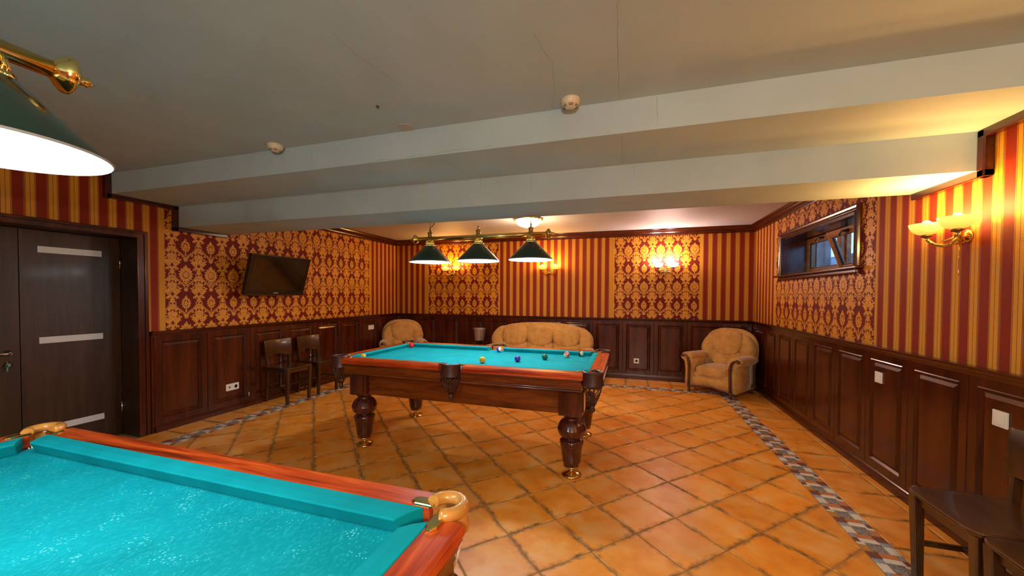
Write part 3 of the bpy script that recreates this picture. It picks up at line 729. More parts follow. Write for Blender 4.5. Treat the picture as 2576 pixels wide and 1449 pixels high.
def sash(y0, y1, tilt):
    z0, z1 = WZ0 + .014, WZ1 - .022; f_ = .066
    o = MB().box(-.045, 0, y0, y0 + f_, 0, z1 - z0).box(-.045, 0, y1 - f_, y1, 0, z1 - z0).box(-.045, 0, y0 + f_, y1 - f_, 0, f_).box(-.045, 0, y0 + f_, y1 - f_, z1 - z0 - f_, z1 - z0).build('sash', 'window_wood', win, 0.006, loc=(WX + .02, 0, z0))
    o.rotation_euler = (0, -tilt, 0)
    MB().box(-.026, -.020, y0 + f_ - .004, y1 - f_ + .004, f_ - .004, z1 - z0 - f_ + .004).build('pane', 'glass', o)
    g_ = MB()
    for a, b, c, d in ((y0 + f_, y1 - f_, f_, f_ + .006), (y0 + f_, y1 - f_, z1 - z0 - f_ - .006, z1 - z0 - f_)): g_.box(-.034, -.018, a, b, c, d)
    for a in (y0 + f_, y1 - f_ - .006): g_.box(-.034, -.018, a, a + .006, f_, z1 - z0 - f_)
    g_.build('gasket', 'rubber', o)
    ym = (y0 + y1) / 2; zz = z1 - z0 - f_ / 2
    MB().box(-.056, -.045, ym - .03, ym + .03, zz - .014, zz + .014).tube([(-.05, ym - .02, zz), (-.075, ym - .015, zz + .004), (-.082, ym + .02, zz + .004), (-.08, ym + .06, zz - .008), (-.072, ym + .1, zz - .028)], [.009, .010, .010, .009, .007], 8).build('window_handle', 'plastic_grey', o, label='dark lever window handle')
sash(4.685, WO1 - .016, 0.0); sash(WO0 + .016, 4.675, radians(19))
# window well outside
struct(MB().box(2.2, 2.95, 2.6, 9.6, 1.1, 1.295), 'floor_outside', 'outside_wall', label='ground of the window well outside')
struct(MB().box(2.95, 3.1, 2.6, 9.6, 0.8, 1.98), 'wall_outside', 'outside_wall', label='grey retaining wall of the window well outside')
tag(MB().box(2.62, 2.70, 6.36, 6.66, 1.3, 2.6).build('wooden_post', 'outside_post', bevel=0.01), 'weathered board standing outside behind the left pane', 'post')
tag(MB().box(2.50, 2.58, 5.02, 5.24, 1.3, 2.6).build('wooden_post', 'outside_post', bevel=0.01), 'weathered board standing outside behind the tilted right sash', 'post')
shrub = thing('shrub', 'dark green shrub in the window well outside', 'plant', (2.66, 5.98, 1.3))
lf = MB()
for k in range(260):
    a, r, z = random.uniform(0, 2 * pi), random.uniform(0, .2), random.uniform(.02, .38); x_, y_ = r * .4 * cos(a), r * 1.6 * sin(a)
    d1 = Vector((random.uniform(-1, 1), random.uniform(-1, 1), random.uniform(-.5, 1))).normalized() * .035; d2 = d1.cross(Vector((0, 0, 1))).normalized() * .012
    p = Vector((x_, y_, z)); lf.add([p - d1, p + d2, p + d1, p - d2], [(0, 1, 2, 3)])
lf.build('foliage', 'leaf', shrub, kind='stuff'); MB().tube([(0, 0, 0), (.01, .02, .2)], .01, 6).build('stem', 'outside_post', shrub)

# ================================================================== BILLIARD TABLES
def rail_profile(w_, H, slab, round_=False):
    """(inward distance from outer edge, z) of the wooden rail slab"""
    return [(0.004, H - .008), (0.0, H - .016), (0.0, H - slab + .02), (0.008, H - slab + .014), (0.004, H - slab + .006), (0.010, H - slab), (w_, H - slab), (w_, H), (0.014, H)]
def billiard_table(name, label, loc, rz, hl, hw, H, wood_w, cush, pr, style):
    t_ = thing(name, label, 'billiard table', loc, rz)
    dark = style == 'pool'
    rx = 'rail_x'; leather = 'leather_dark' if dark else 'leather_tan'
    slab = .048
    bed = H - (.040 if dark else .050)
    # cloth-covered bed, cut out round the pockets
    cg = .135 if dark else .115        # where rails stop before a corner
    mg = .075 if dark else .05
    co = .072                           # pocket centre from the outer corner
    nose = wood_w + cush
    ex0, ey0 = hl - wood_w, hw - wood_w
    bx, by = math.hypot(cg - co, wood_w - .018 - co), 0
    cr_ = math.hypot(cg - co, co - (wood_w - .018))
    out = []
    def arc(cx_, cy_, r, a0, a1, n=10):
        for k in range(n + 1):
            a = a0 + (a1 - a0) * k / n; out.append((cx_ + r * cos(a), cy_ + r * sin(a)))
    hr = cr_ * 1.02; e1 = wood_w + .012
    dd = max(0.0, hr * hr - (e1 - co) ** 2) ** .5
    for sx, sy in ((1, -1), (1, 1), (-1, 1), (-1, -1)):
        cx_, cy_ = sx * (hl - co), sy * (hw - co)
        p1 = (cx_ - sx * dd, sy * (hw - e1)); p2 = (sx * (hl - e1), cy_ - sy * dd)
        pa, pb = (p1, p2) if sx * sy < 0 else (p2, p1)
        a0 = math.atan2(pa[1] - cy_, pa[0] - cx_); a1 = math.atan2(pb[1] - cy_, pb[0] - cx_)
        base = math.atan2(-sy, -sx)
        f = lambda a: (a - base + pi) % (2 * pi) - pi + base
        arc(cx_, cy_, hr, f(a0), f(a1))
        if sx == 1 and sy == 1: arc(0, hw - .035, .055, -.55, -pi + .55)
        if sx == -1 and sy == -1: arc(0, -hw + .035, .055, pi - .55, .55)
    n_ = len(out)
    bc = MB().add([(x, y, bed - .03) for x, y in out] + [(x, y, bed) for x, y in out], [tuple(range(n_))[::-1], tuple(range(n_, 2 * n_))] + [(i, (i + 1) % n_, n_ + (i + 1) % n_, n_ + i) for i in range(n_)])
    bc.build('bed_cloth', 'felt' if dark else 'felt_fluff', t_, label='turquoise cloth bed')
    MB().box(-hl + .16, hl - .16, -hw + .16, hw - .16, bed - .085, bed - .03).build('slate', 'rubber', t_)
    pr_ = rail_profile(wood_w, H, slab)
    secs = []                            # (axis, side, a, b, end kinds)
    for sy in (-1, 1): secs += [('x', sy, -hl + cg, -mg, 'c', 'm'), ('x', sy, mg, hl - cg, 'm', 'c')]
    for sx in (-1, 1): secs += [('y', sx, -hw + cg, hw - cg, 'c', 'c')]
    for ax, sd, a, b, ea, eb in secs:
        def pt(s_, d, z):
            return (s_, sd * (hw - d), z) if ax == 'x' else (sd * (hl - d), s_, z)
        def end(p, kind, dirn):
            # d-dependent cut: rails are cut back at their outer edge by the pocket
            out = []
            for d, z in p:
                if kind == 'm': s_ = dirn * (.028 * max(0, 1 - d / wood_w) if dark else .0)
                else: s_ = dirn * 0.0
                out.append((s_, d, z))
            return out
        A, B = end(pr_, ea, 1), end(pr_, eb, -1)
        rs = [[pt(a + s_, d, z) for s_, d, z in A], [pt(b + s_, d, z) for s_, d, z in B]]
        MB().rings(rs, True, True, False).build('rail', 'rail_x' if ax == 'x' else 'rail_y', t_, 0.004 if dark else 0.010)
        # cushion: bevel-cut ends leave the pocket jaws open
        ca = {'c': (.018, .062), 'm': (.0, .020)}
        prof = [(wood_w, H), (wood_w + cush * .55, H + .001), (nose - .004, H - .003), (nose, H - .007), (nose - .004, H - .013), (nose - .022, bed), (wood_w, bed)]
        ra, rb = [], []
        for d, z in prof:
            fr_ = (d - wood_w) / cush
            sa = a + ca[ea][0] + (ca[ea][1] - ca[ea][0]) * fr_
            sb = b - ca[eb][0] - (ca[eb][1] - ca[eb][0]) * fr_
            ra.append(pt(sa, d, z)); rb.append(pt(sb, d, z))
        MB().rings([ra, rb], True, True, False).build('cushion', 'felt', t_, 0.003)
        # side board under the rail with a bead at the foot
        sp = [(.012, H - slab), (.012, H - slab - .012), (.024, H - slab - .02), (.024, H - .118), (.014, H - .122), (.010, H - .128), (.014, H - .136), (.03, H - .138), (wood_w, H - .138), (wood_w, H - slab)]
        so_ = .0 if dark else 0
        ra = [pt(a - (0 if ea == 'c' else .0) + .012, d, z) for d, z in sp]; rb = [pt(b - .012, d, z) for d, z in sp]
        MB().rings([ra, rb], True, True, False).build('side_board', 'table_side', t_, 0.002)
    # under-frame
    fx, fy = hl - .235, hw - .185
    ft, fb = H - .138, H - .335
    fr = MB()
    for s_ in (-1, 1):
        fr.box(-fx + .06, fx - .06, s_ * (fy + .035) - .02, s_ * (fy + .035) + .02, fb, ft); fr.box(s_ * (fx + .035) - .02, s_ * (fx + .035) + .02, -fy + .06, fy - .06, fb, ft)
    fr.build('apron', 'table_side', t_, 0.004)
    MB().box(-fx, fx, -fy, fy, ft - .02, H - .12).build('under_frame', 'table_side', t_)
    # turned legs with brass feet
    prof = [(.088, .478), (.072, .470), (.066, .455), (.058, .448), (.060, .440), (.082, .425), (.100, .398), (.109, .372), (.1115, .368), (.1115, .360), (.109, .356), (.106, .335), (.092, .312), (.068, .296), (.062, .290),
            (.070, .286), (.086, .280), (.092, .270), (.092, .252), (.087, .246), (.089, .240), (.085, .232), (.078, .18), (.070, .125), (.072, .118), (.069, .108), (.062, .095), (.060, .078)]
    if not dark: prof = [(r * 1.1, z) for r, z in prof]
    for sx in (-1, 1):
        for sy in (-1, 1):
            lg = MB().lathe(prof[::-1], (0, 0, 0), 32).rings([[(a * .088, b * .088, z) for a, b in ((-1, -1), (1, -1), (1, 1), (-1, 1))] for z in (.478, .482)], True, True, False)
            lg.box(-.088, .088, -.088, .088, .482, ft)
            for a, b in ((0, 1), (0, -1), (1, 0), (-1, 0)):      # raised faces on the block
                if b: lg.box(-.056, .056, min(b * .088, b * .096), max(b * .088, b * .096), .505, ft - .02)
                else: lg.box(min(a * .088, a * .096), max(a * .088, a * .096), -.056, .056, .505, ft - .02)
            lo = lg.build('leg', 'table_leg', t_, 0.004, loc=(sx * fx, sy * fy, 0))
            MB().lathe([(.060, .082), (.063, .078), (.060, .072), (.03, .066), (.017, .058), (.015, .045), (.022, .036), (.05, .026), (.072, .018), (.078, .010), (.076, 0)][::-1], (0, 0, 0), 28).build('foot', 'brass', lo, label='brass foot')
    # pockets
    def pocket(px, py, ang, corner):
        """ang: direction pointing outwards from the table"""
        if corner: r = cr_; span = math.acos(max(-1, min(1, (-(cg - co) + (co - (wood_w - .018))) / sqrt(2) / cr_)))
        else: r = .070 if dark else .045; span = radians(97)
        top = H + .006
        pts = [(px + r * cos(ang + a), py + r * sin(ang + a)) for a in [(-span + 2 * span * k / 18) for k in range(19)]]
        rim = MB().tube([(x, y, top) for x, y in pts], .011 if dark else .017, 10)
        po = rim.build('pocket', leather, t_, label='dark leather pocket' if dark else 'tan leather pocket')
        hc = .085 if dark else .05
        col = MB()
        for rr in (r + .009, r - .001):
            ring = lambda z, q: [(px + (rr + q) * cos(ang + a), py + (rr + q) * sin(ang + a), z) for a in [(-span + 2 * span * k / 18) for k in range(19)]]
            if rr > r: col.rings([ring(top - hc * 1.05, .008), ring(top - hc * .6, .002), ring(top, 0)], False, False, True)
        col.build('collar', leather, po)
        MB().rings([[(px + rr * cos(ang + a), py + rr * sin(ang + a), z) for a in [(-span + 2 * span * k / 18) for k in range(19)]] for rr, z in ((r, top - hc * 1.05), (r - .002, top))], False, False, True).build('lining', 'leather_inner' if dark else 'leather_tan', po)
        if not dark and corner: MB().tube([(px + (r - .014) * cos(ang + a), py + (r - .014) * sin(ang + a), H - .010) for a in (-.5, -.25, 0, .25, .5)], .0022, 6).build('stitching', 'net_white', po)
        # brass tips on the rails
        for sg in (-1, 1):
            a = ang + sg * span; ex, ey = px + r * cos(a), py + r * sin(a)
            if corner:
                alongx = abs(ey) > hw - wood_w + .001
                d = Vector((-math.copysign(1, px), 0)) if alongx else Vector((0, -math.copysign(1, py)))
            else: d = Vector((cos(ang + sg * pi / 2), sin(ang + sg * pi / 2)))
            n_ = Vector((-d.y, d.x)); ln, wd = (.055, .011) if dark else (.066, .0165)
            e = Vector((ex, ey)) - d * .006; q = [e + n_ * wd, e - n_ * wd, e + d * ln * .8 - n_ * wd * .95, e + d * ln - n_ * wd * .4, e + d * ln + n_ * wd * .4, e + d * ln * .8 + n_ * wd * .95]
            q = q[::-1] if (q[1] - q[0]).cross(q[2] - q[1]) < 0 else q
            MB().rings([[(v.x, v.y, H - .001) for v in q], [(v.x, v.y, H + .005) for v in q], [((v.x - e.x) * .86 + e.x + d.x * .003, (v.y - e.y) * .86 + e.y + d.y * .003, H + .0085) for v in q]], True, True, False).build('pocket_bracket', 'brass', po, 0.002, label='brass pocket bracket')
        # net of crossing cords closing to a tassel
        net = MB(); nn = 6; z0, z1 = top - hc, top - hc - (.16 if dark else .13)
        def cp(a, q):
            rr = (r + .003) * (1 - q) ** .55 * 1.0 + .018 * q if q < 1 else .018
            rr = (r + .004) * (1 - .72 * q ** 1.6)
            return (px + rr * cos(a), py + rr * sin(a), z0 + .006 + (z1 - z0) * q)
        for k in range(nn * 2):
            for sg in (-1, 1):
                a_ = 2 * pi * k / nn / 2
                net.tube([cp(a_ + sg * q * 1.2 + .12 * sin(q * 12), q) for q in [i / 9 for i in range(10)]], .0027 if dark else .0032, 4)
        net.lathe([(.02, z1 + .012), (.016, z1 - .01), (.022, z1 - .03), (.012, z1 - .045)][::-1], (px, py, 0), 10)
        net.build('net', 'net_brown' if dark else 'net_white', po, kind='stuff')
    cxp, cyp = hl - co, hw - co
    for sx in (-1, 1):
        for sy in (-1, 1): pocket(sx * cxp, sy * cyp, math.atan2(sy, sx), True)
    for sy in (-1, 1): pocket(0, sy * (hw - .035), sy * pi / 2, False)
    return t_
TZ = .818
table = billiard_table('pool_table', 'mahogany pool table with turquoise cloth and scattered balls in the middle of the room', (-1.35, 3.305, 0), 0, 1.18, .62, TZ, .105, .052, .070, 'pool')
near = billiard_table('billiard_table', 'large billiard table with fluffy turquoise cloth and tan pockets in the foreground', (-1.338, -.875, 0), pi / 2, 1.82, .965, .825, .086, .066, .036, 'pyramid')

# ---- balls
BR = .0285; BZ = TZ - .0399 + BR
def ball(x, y, mat, label, rot=(0, 0, 0)):
    o = MB().sphere((0, 0, 0), BR, 32, 20).build('billiard_ball', mat); o.location = (x, y, BZ); o.rotation_euler = rot
    tag(o, label, 'ball', 'balls on the pool table'); return o
ball(-2.325, 2.885, 'ball_yellow', 'yellow ball beside the near left corner pocket of the pool table')
ball(-2.335, 3.715, 'ball_red', 'plain red ball at the far left corner pocket')
ball(-1.292, 3.720, 'ball_blue_stripe', 'cream ball with blue stripe at the far middle pocket', (0, radians(75), radians(-20)))
ball(-1.221, 3.075, 'ball_yellow', 'yellow ball in the open near the middle of the cloth')
ball(-0.946, 3.232, 'ball_purple', 'dark violet ball between the yellow and green balls')
ball(-0.737, 3.415, 'ball_green', 'plain dark green ball right of the violet ball')
ball(-0.565, 3.615, 'ball_red_stripe', 'cream ball with red band and number spot', (radians(-25), radians(40), 0.1))
ball(-0.445, 3.725, 'ball_green_stripe', 'cream ball with dark stripe nearest the far right pocket', (0, radians(80), radians(-30)))

# ================================================================== HANGING LAMPS
def bar_lamp(label, loc, rz, chains, bl=.64, ft=1.0):
    """origin at the middle of the bar"""
    t_ = thing('billiard_lamp', label, 'lamp', loc, rz)
    MB().lathe([(.021, -bl - .02), (.021, bl + .02)], (0, 0, 0), 20, 'x').build('bar', 'brass', t_)
    for s_ in (-1, 1):
        e = MB().lathe([(.021, 0), (.026, .008), (.036, .016), (.046, .03), (.046, .038), (.036, .046), (.02, .05), (.014, .062), (.010, .07), (.012, .078), (.002, .094)], (0, 0, 0), 24, 'x')
        if s_ < 0: e.v = [(-x, y, z) for x, y, z in e.v]; e.f = [f[::-1] for f in e.f]
        e.xf(Matrix.Translation((s_ * bl, 0, 0)) @ Matrix.Diagonal((ft, 1, 1, 1))); e.build('finial', 'brass', t_)
    for i, x in enumerate((-.51, 0, .51)):
        sh = MB().lathe([(.046, -.068), (.055, -.072), (.198, -.222), (.2, -.228)][::-1], (x, 0, 0), 48, caps=False).build('lamp_shade', 'shade_green', t_, label='dark green conical shade')
        MB().lathe([(.044, -.070), (.053, -.075), (.196, -.225), (.2, -.228)], (x, 0, 0), 48, caps=False).build('shade_lining', 'shade_white', sh, label='white inside')
        MB().lathe([(.199, -.224), (.202, -.227), (.199, -.230)], (x, 0, 0), 48, caps=False).build('shade_rim', 'shade_white', sh)
        # perforated brass gallery: two rings, slats between them
        g_ = MB().lathe([(.050, -.066), (.050, -.060), (.040, -.056), (.036, -.054)], (x, 0, 0), 24, caps=False).lathe([(.034, -.022), (.034, -.016), (.02, -.008)], (x, 0, 0), 24, caps=False).lathe([(.018, -.06), (.018, -.018)], (x, 0, 0), 14)
        for k in range(14):
            a = 2 * pi * k / 14; g_.tube([(x + .036 * cos(a), .036 * sin(a), -.056), (x + .038 * cos(a), .038 * sin(a), -.04), (x + .034 * cos(a), .034 * sin(a), -.02)], .0042, 6)
        g_.build('gallery', 'brass', sh, label='pierced brass collar')
        MB().sphere((x, 0, -.17), .032, 16, 10).build('bulb', 'bulb', sh)
        MB().lathe([(.023, .012), (.026, .02), (.020, .024), (.020, .05), (.026, .054), (.024, .062), (.010, .068), (.007, .078), (.011, .084), (.009, .092), (.002, .104)], (x, 0, 0), 16).build('cap', 'old_brass', t_)
        lamp('shade_light', (x, 0, -.214), PW['shade'], (0.86, 0.95, 1.0), .05, t_)
    for x, zt in chains:
        ch = MB(); n = int((zt - .1) / .022)
        for k in range(n):
            z = .1 + k * .022 + .011; ring = [(.0065 * cos(a), .013 * sin(a)) for a in [2 * pi * j / 8 for j in range(9)]]
            ch.tube([(x + (p if k % 2 else 0), (0 if k % 2 else p), z + q) for p, q in ring], .0018, 4)
        ch.build('chain', 'old_brass', t_, kind='stuff')
        MB().lathe([(.03, zt - .02), (.034, zt)], (x, 0, 0), 16).build('ceiling_rose', 'brass', t_)
    x = chains[0][0]
    MB().tube([(x + .02, 0, 0.0), (x + .026, -.026, .03), (x + .02, -.02, .07), (x, 0, .105), (x + .045, 0, .14), (x + .052, 0, .2), (x + .03, 0, .3), (x + .012, 0, chains[0][1])], .0035, 6).build('cable', 'rubber', t_, label='thin brown cable')
    return t_
bar_lamp('three-shade brass bar lamp hanging over the pool table', (-1.357, 3.30, 1.925), 0, ((-.51, .535 - .012), (.51, .535 - .012)))
bar_lamp('three-shade brass bar lamp hanging over the foreground table, cut by the left edge', (-1.357, -.062, 1.928), pi / 2, ((-.51, .51), (.51, .51)), .615, .85)

# ---- flush ceiling lamp, then an added fill globe
def dome(loc, label, pw, col=(1.0, .74, .46)):
    t_ = thing('ceiling_lamp', label, 'lamp', loc)
    MB().lathe([(.19, 0), (.20, -.006), (.205, -.016), (.19, -.024), (.175, -.022)][::-1], (0, 0, 0), 40).build('base', 'brass', t_)
    MB().lathe([(max(.001, .182 * cos(a)), -.018 - .105 * sin(a)) for a in [pi / 2 * k / 10 for k in range(11)]][::-1], (0, 0, 0), 40, caps=False).build('glass_dome', 'dome_glass', t_, label='glowing white glass dome')
    for a in (-.6, 1.5, 3.6): MB().tube([(.197 * cos(a), .197 * sin(a), -.012), (.203 * cos(a), .203 * sin(a), -.045)], .0035, 6).sphere((.203 * cos(a), .203 * sin(a), -.05), .007, 8, 6).build('clip', 'brass', t_)
    lamp('dome_light', (0, 0, -.19), pw, col, .12, t_)
dome((-1.356, 5.13, ZR - .012), 'round glass ceiling lamp on the far ceiling bay', PW['dome'])
pl_ = thing('fill_globe', 'unseen white globe added behind the camera as fill light', 'lamp', (0.35, -1.5, ZN))  # added source, out of view: fills the near ceiling, beams and floor
MB().lathe([(.05, 0), (.05, -.02), (.006, -.03), (.006, -.42), (.04, -.43), (.045, -.46)][::-1], (0, 0, 0), 20).build('stem', 'brass', pl_)
MB().sphere((0, 0, -.55), .10, 28, 18).build('glass_globe', 'dome_glass', pl_)
lamp('fill_light', (0, 0, -.55), PW['globe_fill'], (1.0, .90, .74), .115, pl_)

# ---- wall sconces
def sconce(loc, rz, label, white=False, group='twin-bowl wall sconces'):
    """wall at y=0, room towards -y"""
    t_ = thing('wall_sconce', label, 'lamp', loc, rz, group)
    met = 'old_brass' if white else 'brass'
    MB().lathe([(.036, 0), (.038, .006), (.030, .012), (.014, .018), (.012, .04)], (0, 0, 0), 20, 'y').xf(Matrix.Rotation(pi, 4, 'Z')).box(-.022, .022, -.05, -.03, -.045, .03).build('back_plate', met, t_, .004)
    for s_ in (-1, 1):
        MB().tube([(0, -.045, -.01), (s_ * .03, -.05, -.035), (s_ * .06, -.065, -.048), (s_ * .095, -.09, -.035), (s_ * .112, -.11, -.008), (s_ * .112, -.12, .012)], [.008, .009, .010, .010, .009, .008], 10).tube([(s_ * .02, -.045, .0), (s_ * .04, -.055, -.012), (s_ * .07, -.075, -.02)], [.004, .006, .004], 8).build('arm', met, t_)
        MB().lathe([(.008, 0), (.022, .006), (.03, .014), (.02, .02)], (s_ * .112, -.12, .008), 16).build('bowl_holder', 'bronze', t_)
        MB().lathe([(.012, 0), (.04, .007), (.062, .026), (.073, .048), (.077, .066), (.073, .066), (.058, .03), (.012, .008)], (0, 0, 0), 28, caps=False).build('glass_bowl', 'bowl_white' if white else 'bowl_amber', t_, loc=(s_ * .112, -.12, .026), label='glowing white glass bowl' if white else 'glowing amber glass bowl')
        MB().sphere((s_ * .112, -.12, .083), .026, 14, 10, 1.15).build('bulb', 'bulb' if white else 'bulb_warm', t_)
        lamp('sconce_light', (s_ * .112, -.12, .135), PW['white'] if white else PW['warm'] * (.6 if loc[1] > 6 else 1), (1.0, .78, .72) if white else (1.0, .55, .15), .03, t_)
    MB().tube([(.004, -.04, -.04), (.004, -.04, -.2)], .0016, 5).lathe([(.003, -.22), (.005, -.2)], (.004, -.04, 0), 8).build('pull_cord', 'brass', t_)
sconce((-3.198, D, 1.80), 0, 'brass sconce with two amber glass bowls on the left damask panel of the back wall')
sconce((-1.326, D, 1.795), 0, 'brass sconce with two amber glass bowls on the striped paper of the back wall')
sconce((0.554, D, 1.80), 0, 'sconce with two bright white bowls on the right damask panel of the back wall', True)
sconce((R, 2.80, 1.725), -pi / 2, 'brass sconce with two amber bowls on the right wall above the light switches')
sconce((R, 0.5, 1.725), -pi / 2, 'brass sconce on the right wall beyond the right edge of the picture')

# ---- smoke detectors and ceiling fittings
def detector(loc, label, rz):
    t_ = thing('smoke_detector', label, 'smoke detector', loc, rz, 'smoke detectors on the ceiling')
    MB().lathe([(.052, 0), (.052, -.010), (.050, -.012)][::-1], (0, 0, 0), 32).build('base', 'plastic_cream', t_)
    MB().lathe([(.050, -.012), (.049, -.026), (.040, -.036), (.030, -.044), (.018, -.048), (.001, -.049)][::-1], (0, 0, 0), 32, caps=False).build('cap', 'plastic_cream', t_)
    s_ = MB()
    for k in range(6):
        a = k * pi / 3
        for rr, z in ((.0385, -.0385), (.0325, -.0432)): s_.tube([(rr * cos(a + b), rr * sin(a + b), z) for b in (-.33, -.16, 0, .16, .33)], .0016, 5)
    s_.build('vent_slots', 'plastic_grey', t_, label='dark vent slots')
detector((-2.44, 2.10, ZN), 'cream smoke detector on the ceiling against the beam, left one', 0.4)
detector((-0.315, 2.08, ZN), 'cream smoke detector on the ceiling against the beam, right one', -.3)
tag(MB().lathe([(.05, 0), (.05, -.003), (.047, -.004)][::-1], (-1.375, 2.115, ZN), 32).build('ceiling_cover', 'plaster_rear'), 'flat round cover plate on the near ceiling', 'cover plate')
tag(MB().lathe([(.010, 0), (.010, -.004)][::-1], (-1.376, 1.839, ZN), 12).tube([(-1.376, 1.839, ZN), (-1.376, 1.839, ZN - .012), (-1.370, 1.839, ZN - .018)], .002, 5).build('ceiling_hook', 'bronze'), 'tiny metal hook in the near ceiling', 'hook')

# ---- television
tv = thing('television', 'black flat television tilted down on the left wall', 'television', (-4.204, 3.661, 1.601)); tv.rotation_euler = (0, radians(18.0), radians(-4.1))
# local: x = screen normal, y = width, z = height
MB().box(-.05, 0, -.395, .395, -.25, .25).box(-.075, -.05, -.30, .30, -.20, .16).build('housing', 'black_plastic', tv, 0.008)
MB().box(0, .004, -.395, .395, -.25, .25).build('bezel', 'black_plastic', tv, 0.003)
MB().box(.003, .0055, -.355, .355, -.185, .215).build('screen', 'screen', tv)
MB().box(-.012, .006, -.39, .39, -.254, -.249).build('bottom_strip', 'bezel_edge', tv, .001)
MB().box(.004, .0055, -.10, .13, -.2025, -.2005).build('status_line', 'bezel_edge', tv)
def text(body, size, mat, parent, loc, rot, name='lettering'):
    cu_ = bpy.data.curves.new(name, 'FONT'); cu_.body = body; cu_.size = size; cu_.extrude = .0004; cu_.align_x = 'CENTER'; cu_.align_y = 'CENTER'
    tmp = bpy.data.objects.new('tmp', cu_); C.objects.link(tmp); dg = bpy.context.evaluated_depsgraph_get(); me = bpy.data.meshes.new_from_object(tmp.evaluated_get(dg)); bpy.data.objects.remove(tmp)
    me.materials.clear(); me.materials.append(MATS[mat]); o = bpy.data.objects.new(name, me); C.objects.link(o); o.parent = parent; o.location = loc; o.rotation_euler = rot; return o
text('SHARP', .021, 'logo_white', tv, (.0046, 0.0, -.222), (pi / 2, 0, pi / 2))
text('AQUOS', .013, 'bezel_edge', tv, (.0046, -.32, .232), (pi / 2, 0, pi / 2))
tvb = MB().box(-.15, -.07, -.04, .04, -.06, .0).box(-.235, -.15, -.03, .03, -.05, 0.03)
tvb.build('wall_bracket', 'plastic_grey', tv, 0.004)

# ---- sockets and switches
def plate(name, label, cat, loc, rz, w_, h_, kind):
    t_ = thing(name, label, cat, loc, rz)
    MB().box(-w_ / 2, w_ / 2, -.009, 0, -h_ / 2, h_ / 2).build('cover_plate', 'plastic_white', t_, 0.003)
    if kind == 'switch': MB().box(-w_ * .33, w_ * .33, -.0135, -.009, -h_ * .33, h_ * .33).build('rocker', 'plastic_white', t_, 0.002)
    def sock(x):
        MB().lathe([(.022, .0), (.022, .003), (.019, .0035), (.018, -.004)], (0, 0, 0), 20, 'y').xf(Matrix.Rotation(pi, 4, 'Z')).xf(Matrix.Translation((x, -.009, 0))).build('socket_ring', 'plastic_white', t_)
        MB().lathe([(.003, 0), (.003, .003)], (0, 0, 0), 8, 'y').xf(Matrix.Translation((x - .008, -.0145, 0))).build('pin_hole', 'plastic_grey', t_)
        MB().lathe([(.003, 0), (.003, .003)], (0, 0, 0), 8, 'y').xf(Matrix.Translation((x + .008, -.0145, 0))).build('pin_hole', 'plastic_grey', t_)
    if kind == 'socket': sock(0)
    if kind == 'double':
        sock(.037); MB().box(-.046, -.028, -.0115, -.009, -.009, .009).build('data_port', 'plastic_grey', t_)
    if kind == 'blank': MB().box(-w_ * .38, -.002, -.012, -.009, -h_ * .34, h_ * .34).box(.002, w_ * .38, -.012, -.009, -h_ * .34, h_ * .34).build('insert', 'plastic_white', t_, .001)
    return t_
PO = .0275
plate('light_switch', 'cream light switch on the right wall panelling, farther one', 'switch', (R - PO, 3.497, .776), -pi / 2, .082, .082, 'switch')
plate('light_switch', 'cream light switch on the right wall panelling above the chairs', 'switch', (R - PO, 2.53, .767), -pi / 2, .082, .082, 'switch')
plate('wall_socket', 'cream single socket low on the back wall panelling', 'socket', (.133, D - PO, .303), 0, .082, .082, 'socket')
plate('wall_socket', 'cream double socket low on the left wall panelling', 'socket', (L + PO, 3.232, .284), pi / 2, .15, .08, 'double')
plate('wall_plate', 'cream plate high on the left wall panelling near the far corner', 'socket', (L + PO, 5.732, .782), pi / 2, .15, .08, 'blank')
tag(MB().tube([(L + .03, 3.425, .17), (L + .042, 3.425, .168), (L + .042, 3.425, .125)], .0045, 8).build('cupboard_latch', 'plastic_cream'), 'small cream catch at the panel edge near the double socket', 'latch')

